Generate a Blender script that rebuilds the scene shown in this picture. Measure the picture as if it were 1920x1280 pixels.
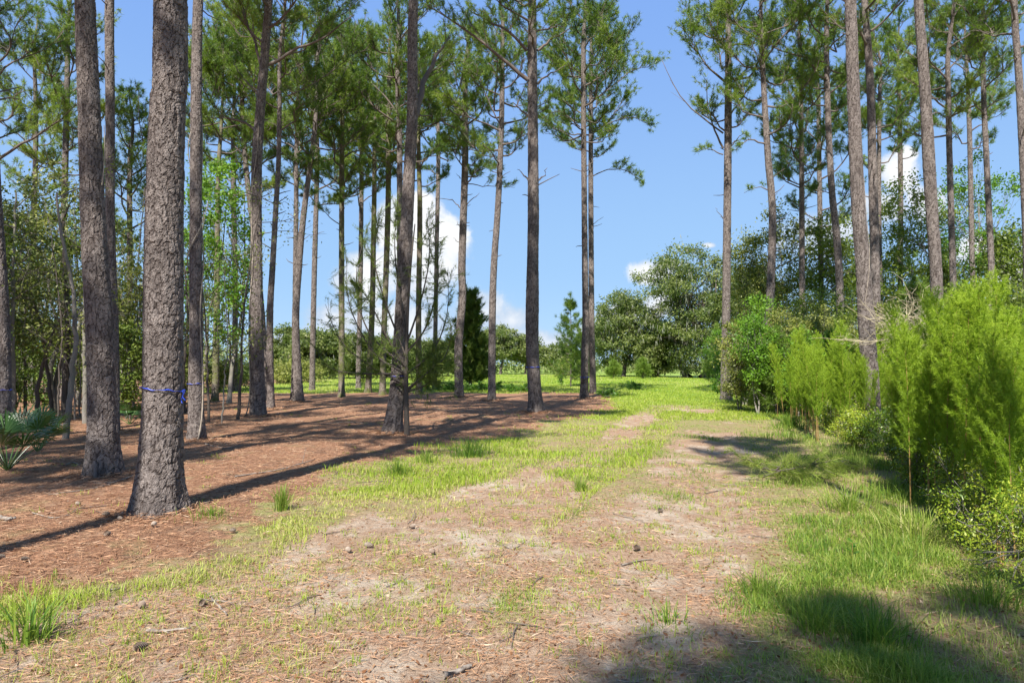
import bpy, math, random
import numpy as np
from mathutils import Vector
S = bpy.context.scene
C = S.collection
for o in list(bpy.data.objects): bpy.data.objects.remove(o)
R = math.radians

# ------------------------------------------------------------------ camera
CAM_H, F, PITCH = 1.6, 1280.0, math.atan(44/1280.0)
cd = bpy.data.cameras.new('camera'); cam = bpy.data.objects.new('camera', cd); C.objects.link(cam)
cd.sensor_width = 36; cd.lens = 24; cd.clip_start = 0.05; cd.clip_end = 6000
cam.location = (0, 0, CAM_H); cam.rotation_euler = (R(90)+PITCH, 0, 0)
S.camera = cam
S.render.resolution_x = 1024; S.render.resolution_y = 682
# ------------------------------------------------------------------ light
EL, AZ = R(47), math.atan2(-0.27, -0.96)          # direction TO the sun
sun_dir = Vector((math.sin(AZ)*math.cos(EL), math.cos(AZ)*math.cos(EL), math.sin(EL)))
sl = bpy.data.lights.new('sun', 'SUN'); so = bpy.data.objects.new('sun', sl); C.objects.link(so)
sl.energy = 5.0; sl.angle = R(0.53); sl.color = (1.0, 0.955, 0.88)
so.rotation_euler = sun_dir.to_track_quat('Z', 'Y').to_euler(); so.location = (-10, -30, 40)
S.view_settings.view_transform = 'Standard'; S.view_settings.look = 'None'
S.view_settings.exposure = 0.95; S.view_settings.gamma = 1.0

def ray(x, y):
    dx, dy = (x-960)/F, (640-y)/F
    c, s = math.cos(PITCH), math.sin(PITCH)
    return np.array([dx, c - s*dy, s + c*dy])
def at(x, y, Y):
    """photo direction met at distance Y north of the camera"""
    r = ray(x, y); t = Y/r[1]
    return np.array([r[0]*t, Y, CAM_H + r[2]*t])
def gnd(x, y):
    r = ray(x, y); t = -CAM_H/r[2]
    return np.array([r[0]*t, r[1]*t])

w = bpy.data.worlds.new('World'); S.world = w; w.use_nodes = True
nt = w.node_tree; nt.nodes.clear()
class NG:
    """small node-graph helper"""
    def __init__(s, nt): s.nt = nt; s.n = nt.nodes; s.l = nt.links
    def new(s, t, **k):
        nd = s.n.new(t)
        for a, b in k.items(): setattr(nd, a, b)
        return nd
    def put(s, nd, i, v):
        if v is None: return
        if isinstance(v, bpy.types.NodeSocket): s.l.new(v, nd.inputs[i])
        else:
            if isinstance(v, tuple) and len(v) == 3 and nd.inputs[i].type == 'RGBA': v = (*v, 1)
            nd.inputs[i].default_value = v
    def math(s, op, a, b=None, c=None, clamp=False):
        nd = s.new('ShaderNodeMath', operation=op, use_clamp=clamp)
        s.put(nd, 0, a); s.put(nd, 1, b)
        if c is not None: s.put(nd, 2, c)
        return nd.outputs[0]
    def mix(s, f, a, b, blend='MIX'):
        nd = s.new('ShaderNodeMixRGB', blend_type=blend)
        s.put(nd, 0, f); s.put(nd, 1, a); s.put(nd, 2, b); return nd.outputs[0]
    def noise(s, vec, scale, detail=4, rough=.55, dist=0, out=0):
        nd = s.new('ShaderNodeTexNoise'); s.put(nd, 'Vector', vec)
        s.put(nd, 'Scale', scale); s.put(nd, 'Detail', detail); s.put(nd, 'Roughness', rough); s.put(nd, 'Distortion', dist)
        return nd.outputs[out]
    def vor(s, vec, scale, feature='F1', out='Distance'):
        nd = s.new('ShaderNodeTexVoronoi', feature=feature); s.put(nd, 'Vector', vec); s.put(nd, 'Scale', scale)
        return nd.outputs[out]
    def sstep(s, v, a, b):
        nd = s.new('ShaderNodeMapRange', interpolation_type='SMOOTHSTEP')
        s.put(nd, 0, v); s.put(nd, 1, a); s.put(nd, 2, b); return nd.outputs[0]
    def mapping(s, vec, scale=(1, 1, 1), rot=(0, 0, 0), loc=(0, 0, 0)):
        nd = s.new('ShaderNodeMapping'); s.put(nd, 0, vec); s.put(nd, 1, loc); s.put(nd, 2, rot); s.put(nd, 3, scale); return nd.outputs[0]
    def attr(s, name, out='Fac'):
        nd = s.new('ShaderNodeAttribute', attribute_name=name); return nd.outputs[out]

g = NG(nt)
sky = g.new('ShaderNodeTexSky', sky_type='NISHITA'); sky.sun_disc = False
sky.sun_elevation = EL; sky.sun_rotation = AZ % (2*math.pi); sky.air_density = 1.0; sky.dust_density = 0.2; sky.ozone_density = 2.6; sky.altitude = 0
tc = g.new('ShaderNodeTexCoord'); dirv = tc.outputs['Generated']
sep = g.new('ShaderNodeSeparateXYZ'); g.put(sep, 0, dirv)
yy = g.math('MAXIMUM', sep.outputs[1], 0.02)
u = g.math('DIVIDE', sep.outputs[0], yy); v = g.math('DIVIDE', sep.outputs[2], yy)
# cumulus heaps: (photo x, y, half width, half height) turned into sky directions
CL = [(800, 490, 72, 115), (735, 420, 60, 55), (680, 520, 70, 70), (760, 610, 150, 52), (640, 600, 90, 50), (905, 585, 72, 52), (960, 600, 50, 34),
      (840, 440, 40, 40), (770, 390, 60, 34), (560, 640, 90, 30), (1040, 640, 55, 26), (1100, 620, 40, 22), (1225, 512, 46, 26), (1262, 498, 22, 16), (1160, 600, 60, 34), (1250, 570, 60, 30),
      (1683, 330, 46, 46), (1700, 290, 22, 22), (1650, 390, 70, 40), (1740, 380, 60, 40), (1850, 470, 90, 34), (1910, 500, 50, 40), (1330, 460, 16, 7),
      (985, 630, 60, 22), (1560, 440, 120, 60)]
n1 = g.noise(dirv, 9, 7, .6, .3); n2 = g.noise(dirv, 30, 8, .68, .3)
nn = g.math('ADD', g.math('MULTIPLY', g.math('SUBTRACT', n1, .5), 1.5), g.math('MULTIPLY', g.math('SUBTRACT', n2, .5), .9))
dens = None
for (cx, cy, rx, ry) in CL:
    r = ray(cx, cy); cu, cv = r[0]/r[1], r[2]/r[1]
    a = g.math('DIVIDE', g.math('SUBTRACT', u, cu), rx/F*1.12); b = g.math('DIVIDE', g.math('SUBTRACT', v, cv), ry/F*1.12)
    d = g.math('SUBTRACT', 1.0, g.math('SQRT', g.math('ADD', g.math('MULTIPLY', a, a), g.math('MULTIPLY', b, b))))
    dens = d if dens is None else g.math('SMOOTH_MAX', dens, d, 0.25)
dens = g.math('MAXIMUM', dens, -1.5)
# loose cumulus elsewhere round the sky
beh = g.math('MULTIPLY', g.sstep(sep.outputs[1], 0.35, 0.0), g.math('MULTIPLY', g.math('SUBTRACT', g.noise(dirv, 3, 5, .5), .66), 6))
dens = g.math('MAXIMUM', dens, g.math('SUBTRACT', beh, g.math('MULTIPLY', g.sstep(sep.outputs[1], -0.05, .3), 3)))
dn = g.math('ADD', dens, nn)
cover = g.sstep(dn, 0.06, 0.50)
cover = g.math('MULTIPLY', cover, g.sstep(sep.outputs[2], 0.0, 0.03))
shade = g.sstep(g.math('ADD', g.math('MULTIPLY', n1, 1.2), g.math('MULTIPLY', dn, .35)), .55, 1.05)
ccol = g.mix(shade, (2.7, 3.3, 4.15), (4.9, 4.95, 5.0))
hs = g.new('ShaderNodeHueSaturation'); hs.inputs['Saturation'].default_value = 1.15; hs.inputs['Value'].default_value = 0.92; g.l.new(sky.outputs[0], hs.inputs['Color'])
# the air low in the sky is a clear pale blue
low = g.mix(g.sstep(sep.outputs[2], 0.14, 0.0), g.mix(g.sstep(sep.outputs[2], .52, .10), (1.12, 2.05, 4.3), (1.72, 2.85, 4.45)), (2.1, 3.2, 4.55))
skyc = g.mix(g.math('MULTIPLY', g.sstep(sep.outputs[2], 0.8, 0.5), .94), hs.outputs[0], low)
bg = g.new('ShaderNodeBackground'); g.put(bg, 0, g.mix(cover, skyc, ccol)); g.put(bg, 1, 0.112)
wo = g.new('ShaderNodeOutputWorld'); g.l.new(bg.outputs[0], wo.inputs[0])

# ------------------------------------------------------------------ materials
def mat(name):
    m = bpy.data.materials.new(name); m.use_nodes = True; m.node_tree.nodes.clear(); g = NG(m.node_tree)
    out = g.new('ShaderNodeOutputMaterial'); return m, g, out
def leaf_mat(name, cols, rough=.5, spec=.35, trans=.35, tc=None):
    m, g, out = mat(name)
    t = g.attr('tint'); geo = g.new('ShaderNodeNewGeometry')
    oi = g.new('ShaderNodeObjectInfo')
    tt = g.math('ADD', t, g.math('MULTIPLY', g.math('SUBTRACT', oi.outputs['Random'], .5), .22), clamp=True)
    cr = g.new('ShaderNodeValToRGB'); g.put(cr, 0, tt)
    e = cr.color_ramp.elements
    while len(e) < len(cols): e.new(.5)
    for i, c in enumerate(cols): e[i].position = i/(len(cols)-1); e[i].color = (*c, 1)
    p = g.new('ShaderNodeBsdfPrincipled'); g.put(p, 'Base Color', cr.outputs[0]); g.put(p, 'Roughness', rough); g.put(p, 'Specular IOR Level', spec)
    tr = g.new('ShaderNodeBsdfTranslucent'); g.put(tr, 0, g.mix(.5, cr.outputs[0], tc or (.25, .42, .03)) if tc != 0 else cr.outputs[0])
    mx = g.new('ShaderNodeMixShader'); g.put(mx, 0, trans); g.l.new(p.outputs[0], mx.inputs[1]); g.l.new(tr.outputs[0], mx.inputs[2])
    g.l.new(mx.outputs[0], out.inputs[0]); return m
def bark_mat(name, a, b, c, scale=9, bump=.5, moss=0):
    m, g, out = mat(name)
    tco = g.new('ShaderNodeTexCoord').outputs['Object']
    st = g.mapping(tco, (1, 1, .45))
    n = g.noise(st, scale, 7, .72, .6); n2 = g.noise(st, scale*6, 5, .7)
    n3 = g.noise(tco, 1.3, 3, .5)
    t = g.attr('tint')
    col = g.mix(g.sstep(n, .35, .65), a, b)
    col = g.mix(g.math('MULTIPLY', g.sstep(n2, .48, .75), .75), col, c)
    col = g.mix(g.sstep(t, .05, .95), g.mix(.8, col, g.mix(.5, a, (.05, .035, .03))), g.mix(.45, col, c))
    col = g.mix(g.math('MULTIPLY', g.sstep(n3, .5, .7), .45), col, g.mix(.5, a, (.10, .085, .08)))
    if moss: col = g.mix(g.math('MULTIPLY', g.sstep(g.noise(tco, 2.3, 5, .7), .42, .6), moss), col, (.12, .14, .03))
    p = g.new('ShaderNodeBsdfPrincipled'); g.put(p, 'Base Color', col); g.put(p, 'Roughness', .9); g.put(p, 'Specular IOR Level', .25)
    bp = g.new('ShaderNodeBump'); g.put(bp, 'Strength', bump); g.put(bp, 'Distance', .02)
    vd = g.vor(g.mix(.08, st, g.noise(st, 14, 3, .5, 0, 1)), scale*2.2, 'DISTANCE_TO_EDGE')
    g.put(bp, 'Height', g.math('ADD', g.math('MULTIPLY', g.sstep(vd, 0, .18), .5), n2))
    g.l.new(bp.outputs[0], p.inputs['Normal']); g.l.new(p.outputs[0], out.inputs[0]); return m
def plain(name, a, b, scale=20, rough=.8, spec=.3, bump=.3, stretch=(1, 1, 1)):
    m, g, out = mat(name); tco = g.mapping(g.new('ShaderNodeTexCoord').outputs['Object'], stretch)
    n = g.noise(tco, scale, 5, .6)
    p = g.new('ShaderNodeBsdfPrincipled'); g.put(p, 'Base Color', g.mix(g.sstep(n, .3, .7), a, b)); g.put(p, 'Roughness', rough); g.put(p, 'Specular IOR Level', spec)
    bp = g.new('ShaderNodeBump'); g.put(bp, 'Strength', bump); g.put(bp, 'Distance', .01); g.put(bp, 'Height', n)
    g.l.new(bp.outputs[0], p.inputs['Normal']); g.l.new(p.outputs[0], out.inputs[0]); return m

M = {}
M['pine_bark'] = bark_mat('pine_bark', (.070, .053, .046), (.200, .163, .143), (.44, .38, .345), 20, 1.0)
M['pine_bark_green'] = bark_mat('pine_bark_lichen', (.13, .105, .085), (.21, .175, .14), (.27, .24, .19), 9, .5, moss=.75)
M['limb_bark'] = bark_mat('limb_bark', (.095, .075, .066), (.17, .135, .115), (.27, .225, .195), 12, .4)
M['hard_bark'] = bark_mat('hardwood_bark', (.14, .125, .11), (.26, .235, .205), (.38, .35, .315), 6, .3, moss=.25)
M['dark_bark'] = bark_mat('dark_hardwood_bark', (.055, .045, .038), (.10, .085, .07), (.17, .145, .12), 8, .4)
M['needle'] = leaf_mat('pine_needles', [(.030, .068, .016), (.085, .155, .022), (.18, .265, .032), (.31, .38, .055)], .42, .45, .42)
M['needle_bright'] = leaf_mat('young_pine_needles', [(.06, .12, .020), (.13, .215, .03), (.26, .36, .05)], .45, .4, .35)
M['oak_leaf'] = leaf_mat('live_oak_leaves', [(.045, .070, .020), (.10, .14, .032), (.18, .21, .055), (.26, .28, .10)], .5, .4, .32)
M['olive_leaf'] = leaf_mat('olive_thicket_leaves', [(.035, .052, .014), (.095, .12, .025), (.18, .20, .038), (.29, .30, .07)], .5, .4, .3)
M['bright_leaf'] = leaf_mat('sweetgum_leaves', [(.05, .13, .015), (.11, .24, .02), (.20, .36, .03)], .45, .4, .42)
M['mid_leaf'] = leaf_mat('hardwood_leaves', [(.038, .070, .012), (.11, .155, .02), (.20, .25, .035)], .45, .4, .35)
M['cedar'] = leaf_mat('cedar_foliage', [(.03, .065, .016), (.08, .13, .022), (.17, .22, .035)], .6, .3, .25)
M['feather'] = leaf_mat('feathery_foliage', [(.06, .10, .02), (.12, .17, .03), (.20, .24, .04)], .6, .3, .3)
M['fennel'] = leaf_mat('dogfennel_foliage', [(.10, .19, .014), (.26, .39, .024), (.44, .55, .05)], .5, .35, .40, (.30, .55, .02))
M['fennel_stem'] = plain('dogfennel_stem', (.24, .12, .05), (.30, .22, .07), 8, .6)
M['shrub_leaf'] = leaf_mat('waxmyrtle_leaves', [(.035, .085, .010), (.11, .20, .015), (.27, .36, .025), (.42, .46, .05)], .35, .5, .3, (.35, .42, .02))
M['grass'] = leaf_mat('grass_blades', [(.09, .17, .016), (.20, .31, .024), (.36, .45, .045), (.52, .46, .19)], .5, .35, .35, (.33, .46, .04))
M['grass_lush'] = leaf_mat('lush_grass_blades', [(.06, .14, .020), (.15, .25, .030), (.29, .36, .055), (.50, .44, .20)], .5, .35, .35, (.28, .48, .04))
M['straw'] = leaf_mat('fallen_needles', [(.12, .055, .032), (.31, .155, .085), (.46, .27, .15), (.60, .46, .33)], .6, .3, .0, 0)
M['palm'] = leaf_mat('palmetto_fronds', [(.03, .085, .02), (.07, .15, .035), (.16, .25, .08)], .35, .5, .2)
M['moss'] = leaf_mat('spanish_moss', [(.14, .15, .12), (.27, .28, .22), (.36, .37, .30)], .8, .2, .2, (.3, .3, .2))
M['dead_leaf'] = leaf_mat('dead_leaves', [(.16, .07, .03), (.33, .19, .10), (.5, .4, .28)], .7, .2, .1, 0)
M['stick'] = plain('weathered_stick', (.13, .10, .08), (.36, .31, .26), 18, .85, .2, .6, (1, 1, 1))
M['cone'] = leaf_mat('pine_cone_scales', [(.08, .052, .036), (.22, .155, .11), (.46, .39, .32)], .7, .2, .0, 0)
M['vine'] = plain('vine_bark', (.20, .165, .13), (.40, .34, .27), 10, .85)
M['ribbon'] = plain('blue_ribbon', (.020, .05, .42), (.035, .09, .62), 12, .35, .5, .2)
M['dead_twig'] = plain('bleached_twig', (.30, .25, .16), (.52, .45, .30), 10, .85)

# ------------------------------------------------------------------ mesh helpers
class MB:
    def __init__(s): s.v = []; s.f3 = []; s.f4 = []; s.t = []; s.n = 0
    def add(s, v, f, tint=None):
        v = np.asarray(v, float).reshape(-1, 3); f = np.asarray(f, np.int64)
        if len(v) == 0 or len(f) == 0: return
        s.v.append(v); (s.f3 if f.shape[1] == 3 else s.f4).append(f + s.n); s.n += len(v)
        s.t.append(np.full(len(v), .5) if tint is None else np.broadcast_to(np.asarray(tint, float), (len(v),)))
    def add2(s, v, f3, f4, tint):
        n0 = s.n; s.add(v, f4, tint); s.f3.append(np.asarray(f3, np.int64)+n0)
    def build(s, name, m, parent=None, smooth=False, origin=None):
        me = bpy.data.meshes.new(name)
        o = bpy.data.objects.new(name, me); C.objects.link(o)
        if s.n:
            V = np.concatenate(s.v)
            if origin is not None: V = V - np.asarray(origin, float); o.location = origin
            F3 = np.concatenate(s.f3) if s.f3 else np.zeros((0, 3), int); F4 = np.concatenate(s.f4) if s.f4 else np.zeros((0, 4), int)
            nl = F3.size + F4.size
            me.vertices.add(len(V)); me.vertices.foreach_set('co', V.astype(np.float32).ravel())
            me.loops.add(nl); me.loops.foreach_set('vertex_index', np.concatenate([F3.ravel(), F4.ravel()]).astype(np.int32))
            tot = np.concatenate([np.full(len(F3), 3), np.full(len(F4), 4)]).astype(np.int32)
            st = np.concatenate([[0], np.cumsum(tot)[:-1]]).astype(np.int32)
            me.polygons.add(len(tot)); me.polygons.foreach_set('loop_start', st); me.polygons.foreach_set('loop_total', tot)
            a = me.attributes.new('tint', 'FLOAT', 'POINT'); a.data.foreach_set('value', np.concatenate(s.t).astype(np.float32))
            me.update(calc_edges=True)
            me.polygons.foreach_set('use_smooth', np.full(len(tot), smooth))
        if m is not None: me.materials.append(m)
        if parent is not None: o.parent = parent
        return o
def tag(o, label=None, cat=None, group=None, kind=None):
    if label: o['label'] = label
    if cat: o['category'] = cat
    if group: o['group'] = group
    if kind: o['kind'] = kind
    return o
def empty(name, loc, label=None, cat=None, group=None, rz=0):
    o = bpy.data.objects.new(name, None); C.objects.link(o); o.location = loc; o.rotation_euler = (0, 0, rz); o.empty_display_size = .2
    return tag(o, label, cat, group)
def copy_tree(o, parent=None):
    c = o.copy(); C.objects.link(c); c.parent = parent
    for ch in list(o.children): copy_tree(ch, c)
    return c
def norm(a): return a/np.maximum(np.linalg.norm(a, axis=-1, keepdims=True), 1e-9)
def smooth_path(P, n):
    """Catmull-Rom through the points"""
    P = np.asarray(P, float)
    Q = np.vstack([2*P[0]-P[1], P, 2*P[-1]-P[-2]])
    t = np.linspace(0, len(P)-1-1e-6, n); i = t.astype(int); f = (t-i)[:, None]
    a, b, c, d = Q[i], Q[i+1], Q[i+2], Q[i+3]
    return .5*((2*b)+(c-a)*f+(2*a-5*b+4*c-d)*f**2+(3*b-a-3*c+d)*f**3)
def tube(mb, P, r, k=5, tint=.5, cap=True):
    P = np.asarray(P, float); N = len(P); r = np.broadcast_to(np.asarray(r, float), (N,))
    T = norm(np.gradient(P, axis=0)); ref = np.array([0, 0, 1.]) if abs(T[0, 2]) < .9 else np.array([1., 0, 0])
    U = norm(np.cross(T, ref)); W = np.cross(T, U)
    a = np.arange(k)*2*math.pi/k
    V = P[:, None]+r[:, None, None]*(U[:, None]*np.cos(a)[None, :, None]+W[:, None]*np.sin(a)[None, :, None])
    i = np.arange(N-1)[:, None]*k; j = np.arange(k)[None]; j2 = (j+1) % k
    Fq = np.stack([i+j, i+j2, i+k+j2, i+k+j], -1).reshape(-1, 4)
    n0 = mb.n; mb.add(V.reshape(-1, 3), Fq, tint)
    if cap and k >= 4:
        c = np.arange(1, k-1); base = n0+(N-1)*k
        mb.f3.append(np.stack([np.full(k-2, base), base+c, base+c+1], -1))
def needles(mb, rng, Cn, D, m, ln, wd, bias=.7, tint=.5, tv=.25, along=.12):
    """tufts: m thin blades round each centre Cn, bent towards D"""
    n = len(Cn)
    if n == 0: return
    d = norm(D[:, None]*bias+rng.normal(size=(n, m, 3))*.62)
    L = ln*rng.uniform(.7, 1.2, (n, m, 1))
    base = Cn[:, None]+D[:, None]*rng.uniform(-along, along*.4, (n, m, 1))
    sd = norm(np.cross(d, rng.normal(size=(n, m, 3))))*wd*.5
    tip = base+d*L; tip[..., 2] -= L[..., 0]*.08
    V = np.stack([base-sd, base+sd, tip], 2).reshape(-1, 3)
    Fc = np.arange(n*m*3).reshape(-1, 3)
    t = np.clip((np.broadcast_to(np.asarray(tint, float), (n,))[:, None]+rng.normal(size=(n, m))*tv*.5), 0, 1)
    mb.add(V, Fc, np.repeat(t.ravel(), 3))
def leaves(mb, rng, P, size, tint, asp=.5, up=.3, tv=.2, droop=0, out=None):
    """pointed folded leaves: one rhombus each"""
    n = len(P)
    if n == 0: return
    nrm = norm(rng.normal(size=(n, 3))+np.array([0, 0, up]) + (0 if out is None else out))
    a = norm(np.cross(nrm, rng.normal(size=(n, 3)))); b = np.cross(nrm, a)
    a[:, 2] -= droop; s = (size*rng.uniform(.6, 1.3, n))[:, None]
    V = np.stack([P-a*s*.5, P+b*s*asp*.5-a*s*.08, P+a*s*.55, P-b*s*asp*.5-a*s*.08], 1).reshape(-1, 3)
    Fc = np.arange(n*4).reshape(-1, 4)
    t = np.clip(np.broadcast_to(np.asarray(tint, float), (n,))+rng.normal(size=n)*tv, 0, 1)
    mb.add(V, Fc, np.repeat(t, 4))
def hash2(ix, iy, s=0):
    h = (ix.astype(np.int64)*374761393+iy.astype(np.int64)*668265263+s*1442695041) & 0xffffffff
    h = ((h ^ (h >> 13))*1274126177) & 0xffffffff
    return ((h ^ (h >> 16)) & 0xffffff)/float(0xffffff)
def vnoise(x, y, s=0):
    ix, iy = np.floor(x), np.floor(y); fx, fy = x-ix, y-iy; fx = fx*fx*(3-2*fx); fy = fy*fy*(3-2*fy)
    ix = ix.astype(np.int64); iy = iy.astype(np.int64)
    return (hash2(ix, iy, s)*(1-fx)+hash2(ix+1, iy, s)*fx)*(1-fy)+(hash2(ix, iy+1, s)*(1-fx)+hash2(ix+1, iy+1, s)*fx)*fy
def fbm(x, y, o=4, s=0):
    r = 0; a = .5; tot = 0
    for i in range(o): r = r+a*vnoise(x*2**i, y*2**i, s+i*17); tot += a; a *= .5
    return r/tot
def ss(x, a, b): t = np.clip((x-a)/(b-a), 0, 1); return t*t*(3-2*t)

# ------------------------------------------------------------------ lie of the land: edges as x(Y) curves, metres
def curve(pts):
    q = np.array([gnd(*p) for p in pts]); q = q[np.argsort(q[:, 1])]
    return lambda Y: np.interp(Y, q[:, 1], q[:, 0])
straw_edge = curve([(-500, 1260), (0, 1112), (200, 1078), (330, 1040), (450, 992), (530, 945), (650, 890), (830, 838), (1000, 806), (1120, 778), (1150, 765), (1135, 740)])
rut_left = curve([(-600, 1290), (0, 1178), (200, 1112), (330, 1085), (430, 1060), (600, 1000), (800, 922), (1000, 872), (1100, 830), (1165, 790), (1200, 770), (1230, 750)])
dirt_right = curve([(1290, 1400), (1350, 1260), (1400, 1100), (1450, 1000), (1440, 930), (1425, 880), (1400, 830), (1385, 790), (1350, 770), (1300, 750)])
brush_edge = curve([(2300, 1400), (1960, 1200), (1830, 1030), (1700, 925), (1580, 850), (1480, 795), (1400, 755), (1385, 735), (1360, 715)])
def masks(x, y):
    wob = (fbm(x*.9, y*.9, 4, 5)-.5)
    xs, xr, xd = straw_edge(y)+wob*1.3, rut_left(y)+wob*.8, dirt_right(y)+wob*1.0
    far = ss(y+wob*7+np.where(x < -14, 12, 0)*0, 37, 41) * ss(x, -24, -15) + ss(y, 70, 80)*(1-ss(x, -24, -15))
    far = np.clip(far, 0, 1)
    wob2 = (fbm(x*4.5, y*4.5, 4, 15)-.5)*1.1
    straw = (1-ss(x-xs+wob2, -.5, .5))*(1-far)
    band = ss(x-xr, -.3, .3)*(1-ss(x-xd, -.3, .5))
    pat = fbm(x*.8+9, y*.45, 4, 61)
    ruts = np.clip((1-ss(np.abs(x-xr-.45), .25, .75))*(.6+.9*ss(pat, .4, .6))+(1-ss(np.abs(x-xd+.9), .5, 1.3))*ss(pat, .38, .55), 0, 1)
    open_ = ss(pat+.20*(1-ss(y, 5, 12)), .42, .60)
    dirt = band*((1-ss(y, 7.5, 12.5))*(.42+.58*open_)+ss(y, 7.5, 12.5)*np.maximum(ruts, .45*open_*(1-ss(y, 14, 20))))*(1-ss(y, 22, 32))
    grass = np.clip(1-straw-dirt, 0, 1)
    return straw, dirt, grass
def gz(x, y):
    x = np.asarray(x, float); y = np.asarray(y, float)
    d = np.hypot(x, y); near = 1-ss(d, 25, 45)
    h = (fbm(x*.55, y*.55, 3, 2)-.5)*.10+(fbm(x*3, y*3, 4, 9)-.5)*.035*near
    for c, dp in ((rut_left(y)+.35, .035), (dirt_right(y)-.6, .03)):
        h -= dp*np.exp(-((x-c)/.28)**2)*(1-ss(y, 22, 30))
    s = (1-ss(x-straw_edge(y), -.6, .4))*(1-ss(y, 37, 41))
    return h + .05*s + .0*x
def g1(x, y): return float(gz(np.array([x]), np.array([y]))[0])

# ------------------------------------------------------------------ ground sheet
def axis(n, lim, k):
    t = np.linspace(-1, 1, n); return np.sinh(t*k)/math.sinh(k)*lim
def build_ground():
    X = axis(561, 900, 7.4); Yv = axis(761, 1200, 7.0)+8.0
    gx, gy = np.meshgrid(X, Yv); x, y = gx.ravel(), gy.ravel()
    s, d, gr = masks(x, y)
    V = np.stack([x, y, gz(x, y)], 1)
    ny, nx = gx.shape
    i = np.arange(ny-1)[:, None]*nx; j = np.arange(nx-1)[None]
    Fq = np.stack([i+j, i+j+1, i+nx+j+1, i+nx+j], -1).reshape(-1, 4)
    mb = MB(); mb.add(V, Fq, .5)
    m, g, out = mat('ground')
    P = g.new('ShaderNodeTexCoord').outputs['Object']
    A, B, G = g.attr('straw'), g.attr('dirt'), g.attr('grassy')
    big = g.noise(P, .9, 5, .6); mid = g.noise(P, 5, 5, .65, .6); fine = g.noise(P, 42, 5, .7, .8)
    fib1 = g.noise(g.mapping(P, (60, 9, 9), (0, 0, .5)), 1.0, 4, .7, 1.2); fib2 = g.noise(g.mapping(P, (9, 62, 9), (0, 0, .3)), 1.0, 4, .7, 1.2)
    fib = g.math('MAXIMUM', fib1, fib2)
    strawc = g.mix(g.sstep(fib, .42, .72), (.20, .098, .055), (.47, .265, .16))
    strawc = g.mix(g.math('MULTIPLY', g.sstep(fine, .5, .72), .75), strawc, (.12, .055, .034))
    strawc = g.mix(g.math('MULTIPLY', g.sstep(mid, .50, .70), .6), strawc, (.50, .33, .21))
    strawc = g.mix(g.math('MULTIPLY', g.sstep(g.noise(P, 2.2, 6, .7, .5), .52, .66), .55), strawc, (.13, .085, .06))
    strawc = g.mix(g.math('MULTIPLY', g.sstep(g.noise(g.mapping(P, (1, 1, 1), (0, 0, 0), (7, 3, 0)), 1.4, 6, .65), .56, .68), .45), strawc, (.27, .24, .11))
    sand = g.mix(g.sstep(fine, .35, .7), (.55, .465, .365), (.41, .325, .25))
    sand = g.mix(g.math('MULTIPLY', g.sstep(g.vor(P, 55), .12, .02), .7), sand, (.16, .12, .09))
    litter = g.mix(g.sstep(fib, .45, .7), (.30, .19, .122), (.50, .36, .25))
    litter = g.mix(g.math('MULTIPLY', g.sstep(fine, .52, .72), .5), litter, (.17, .10, .07))
    lm = g.math('ADD', g.math('MULTIPLY', big, .9), g.math('MULTIPLY', mid, .65))
    lmix = g.sstep(lm, .56, .84)
    dirtc = g.mix(lmix, sand, litter)
    gn = g.noise(P, 14, 5, .7, .4)
    soil = g.mix(g.sstep(gn, .35, .65), (.17, .17, .05), (.31, .30, .11))
    soil = g.mix(g.math('MULTIPLY', g.sstep(mid, .48, .66), .55), soil, (.36, .31, .16))
    # far out the grass closes up and is greener
    sx = g.new('ShaderNodeSeparateXYZ'); g.put(sx, 0, P)
    farg = g.sstep(sx.outputs[1], 14, 34)
    soil = g.mix(farg, soil, g.mix(g.sstep(g.noise(g.mapping(P, (.25, .5, 1)), 1.2, 6, .65), .38, .64), (.17, .275, .045), (.30, .36, .085)))
    bare = g.math('MULTIPLY', g.sstep(g.math('ADD', mid, g.math('MULTIPLY', big, .5)), .82, .70), g.math('SUBTRACT', 1.0, farg))
    soil = g.mix(g.math('MULTIPLY', bare, .7), soil, litter)
    nb = g.math('ADD', g.math('MULTIPLY', g.math('SUBTRACT', mid, .5), 1.3), g.math('MULTIPLY', g.math('SUBTRACT', fine, .5), .8))
    col = g.mix(g.sstep(g.math('ADD', B, nb), .35, .65), soil, dirtc)
    col = g.mix(g.sstep(g.math('ADD', A, nb), .3, .7), col, strawc)
    p = g.new('ShaderNodeBsdfPrincipled'); g.put(p, 'Base Color', col); g.put(p, 'Roughness', .95); g.put(p, 'Specular IOR Level', .15)
    bp = g.new('ShaderNodeBump'); g.put(bp, 'Strength', .8); g.put(bp, 'Distance', .03)
    g.put(bp, 'Height', g.math('ADD', g.math('MULTIPLY', fib, .7), g.math('ADD', fine, g.math('MULTIPLY', mid, 1.0))))
    g.l.new(bp.outputs[0], p.inputs['Normal']); g.l.new(p.outputs[0], out.inputs[0])
    o = mb.build('ground', m, smooth=True)
    for nme, a in (('straw', s), ('dirt', d), ('grassy', gr)):
        at_ = o.data.attributes.new(nme, 'FLOAT', 'POINT'); at_.data.foreach_set('value', a.astype(np.float32))
    tag(o, kind='structure')
build_ground()

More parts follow.
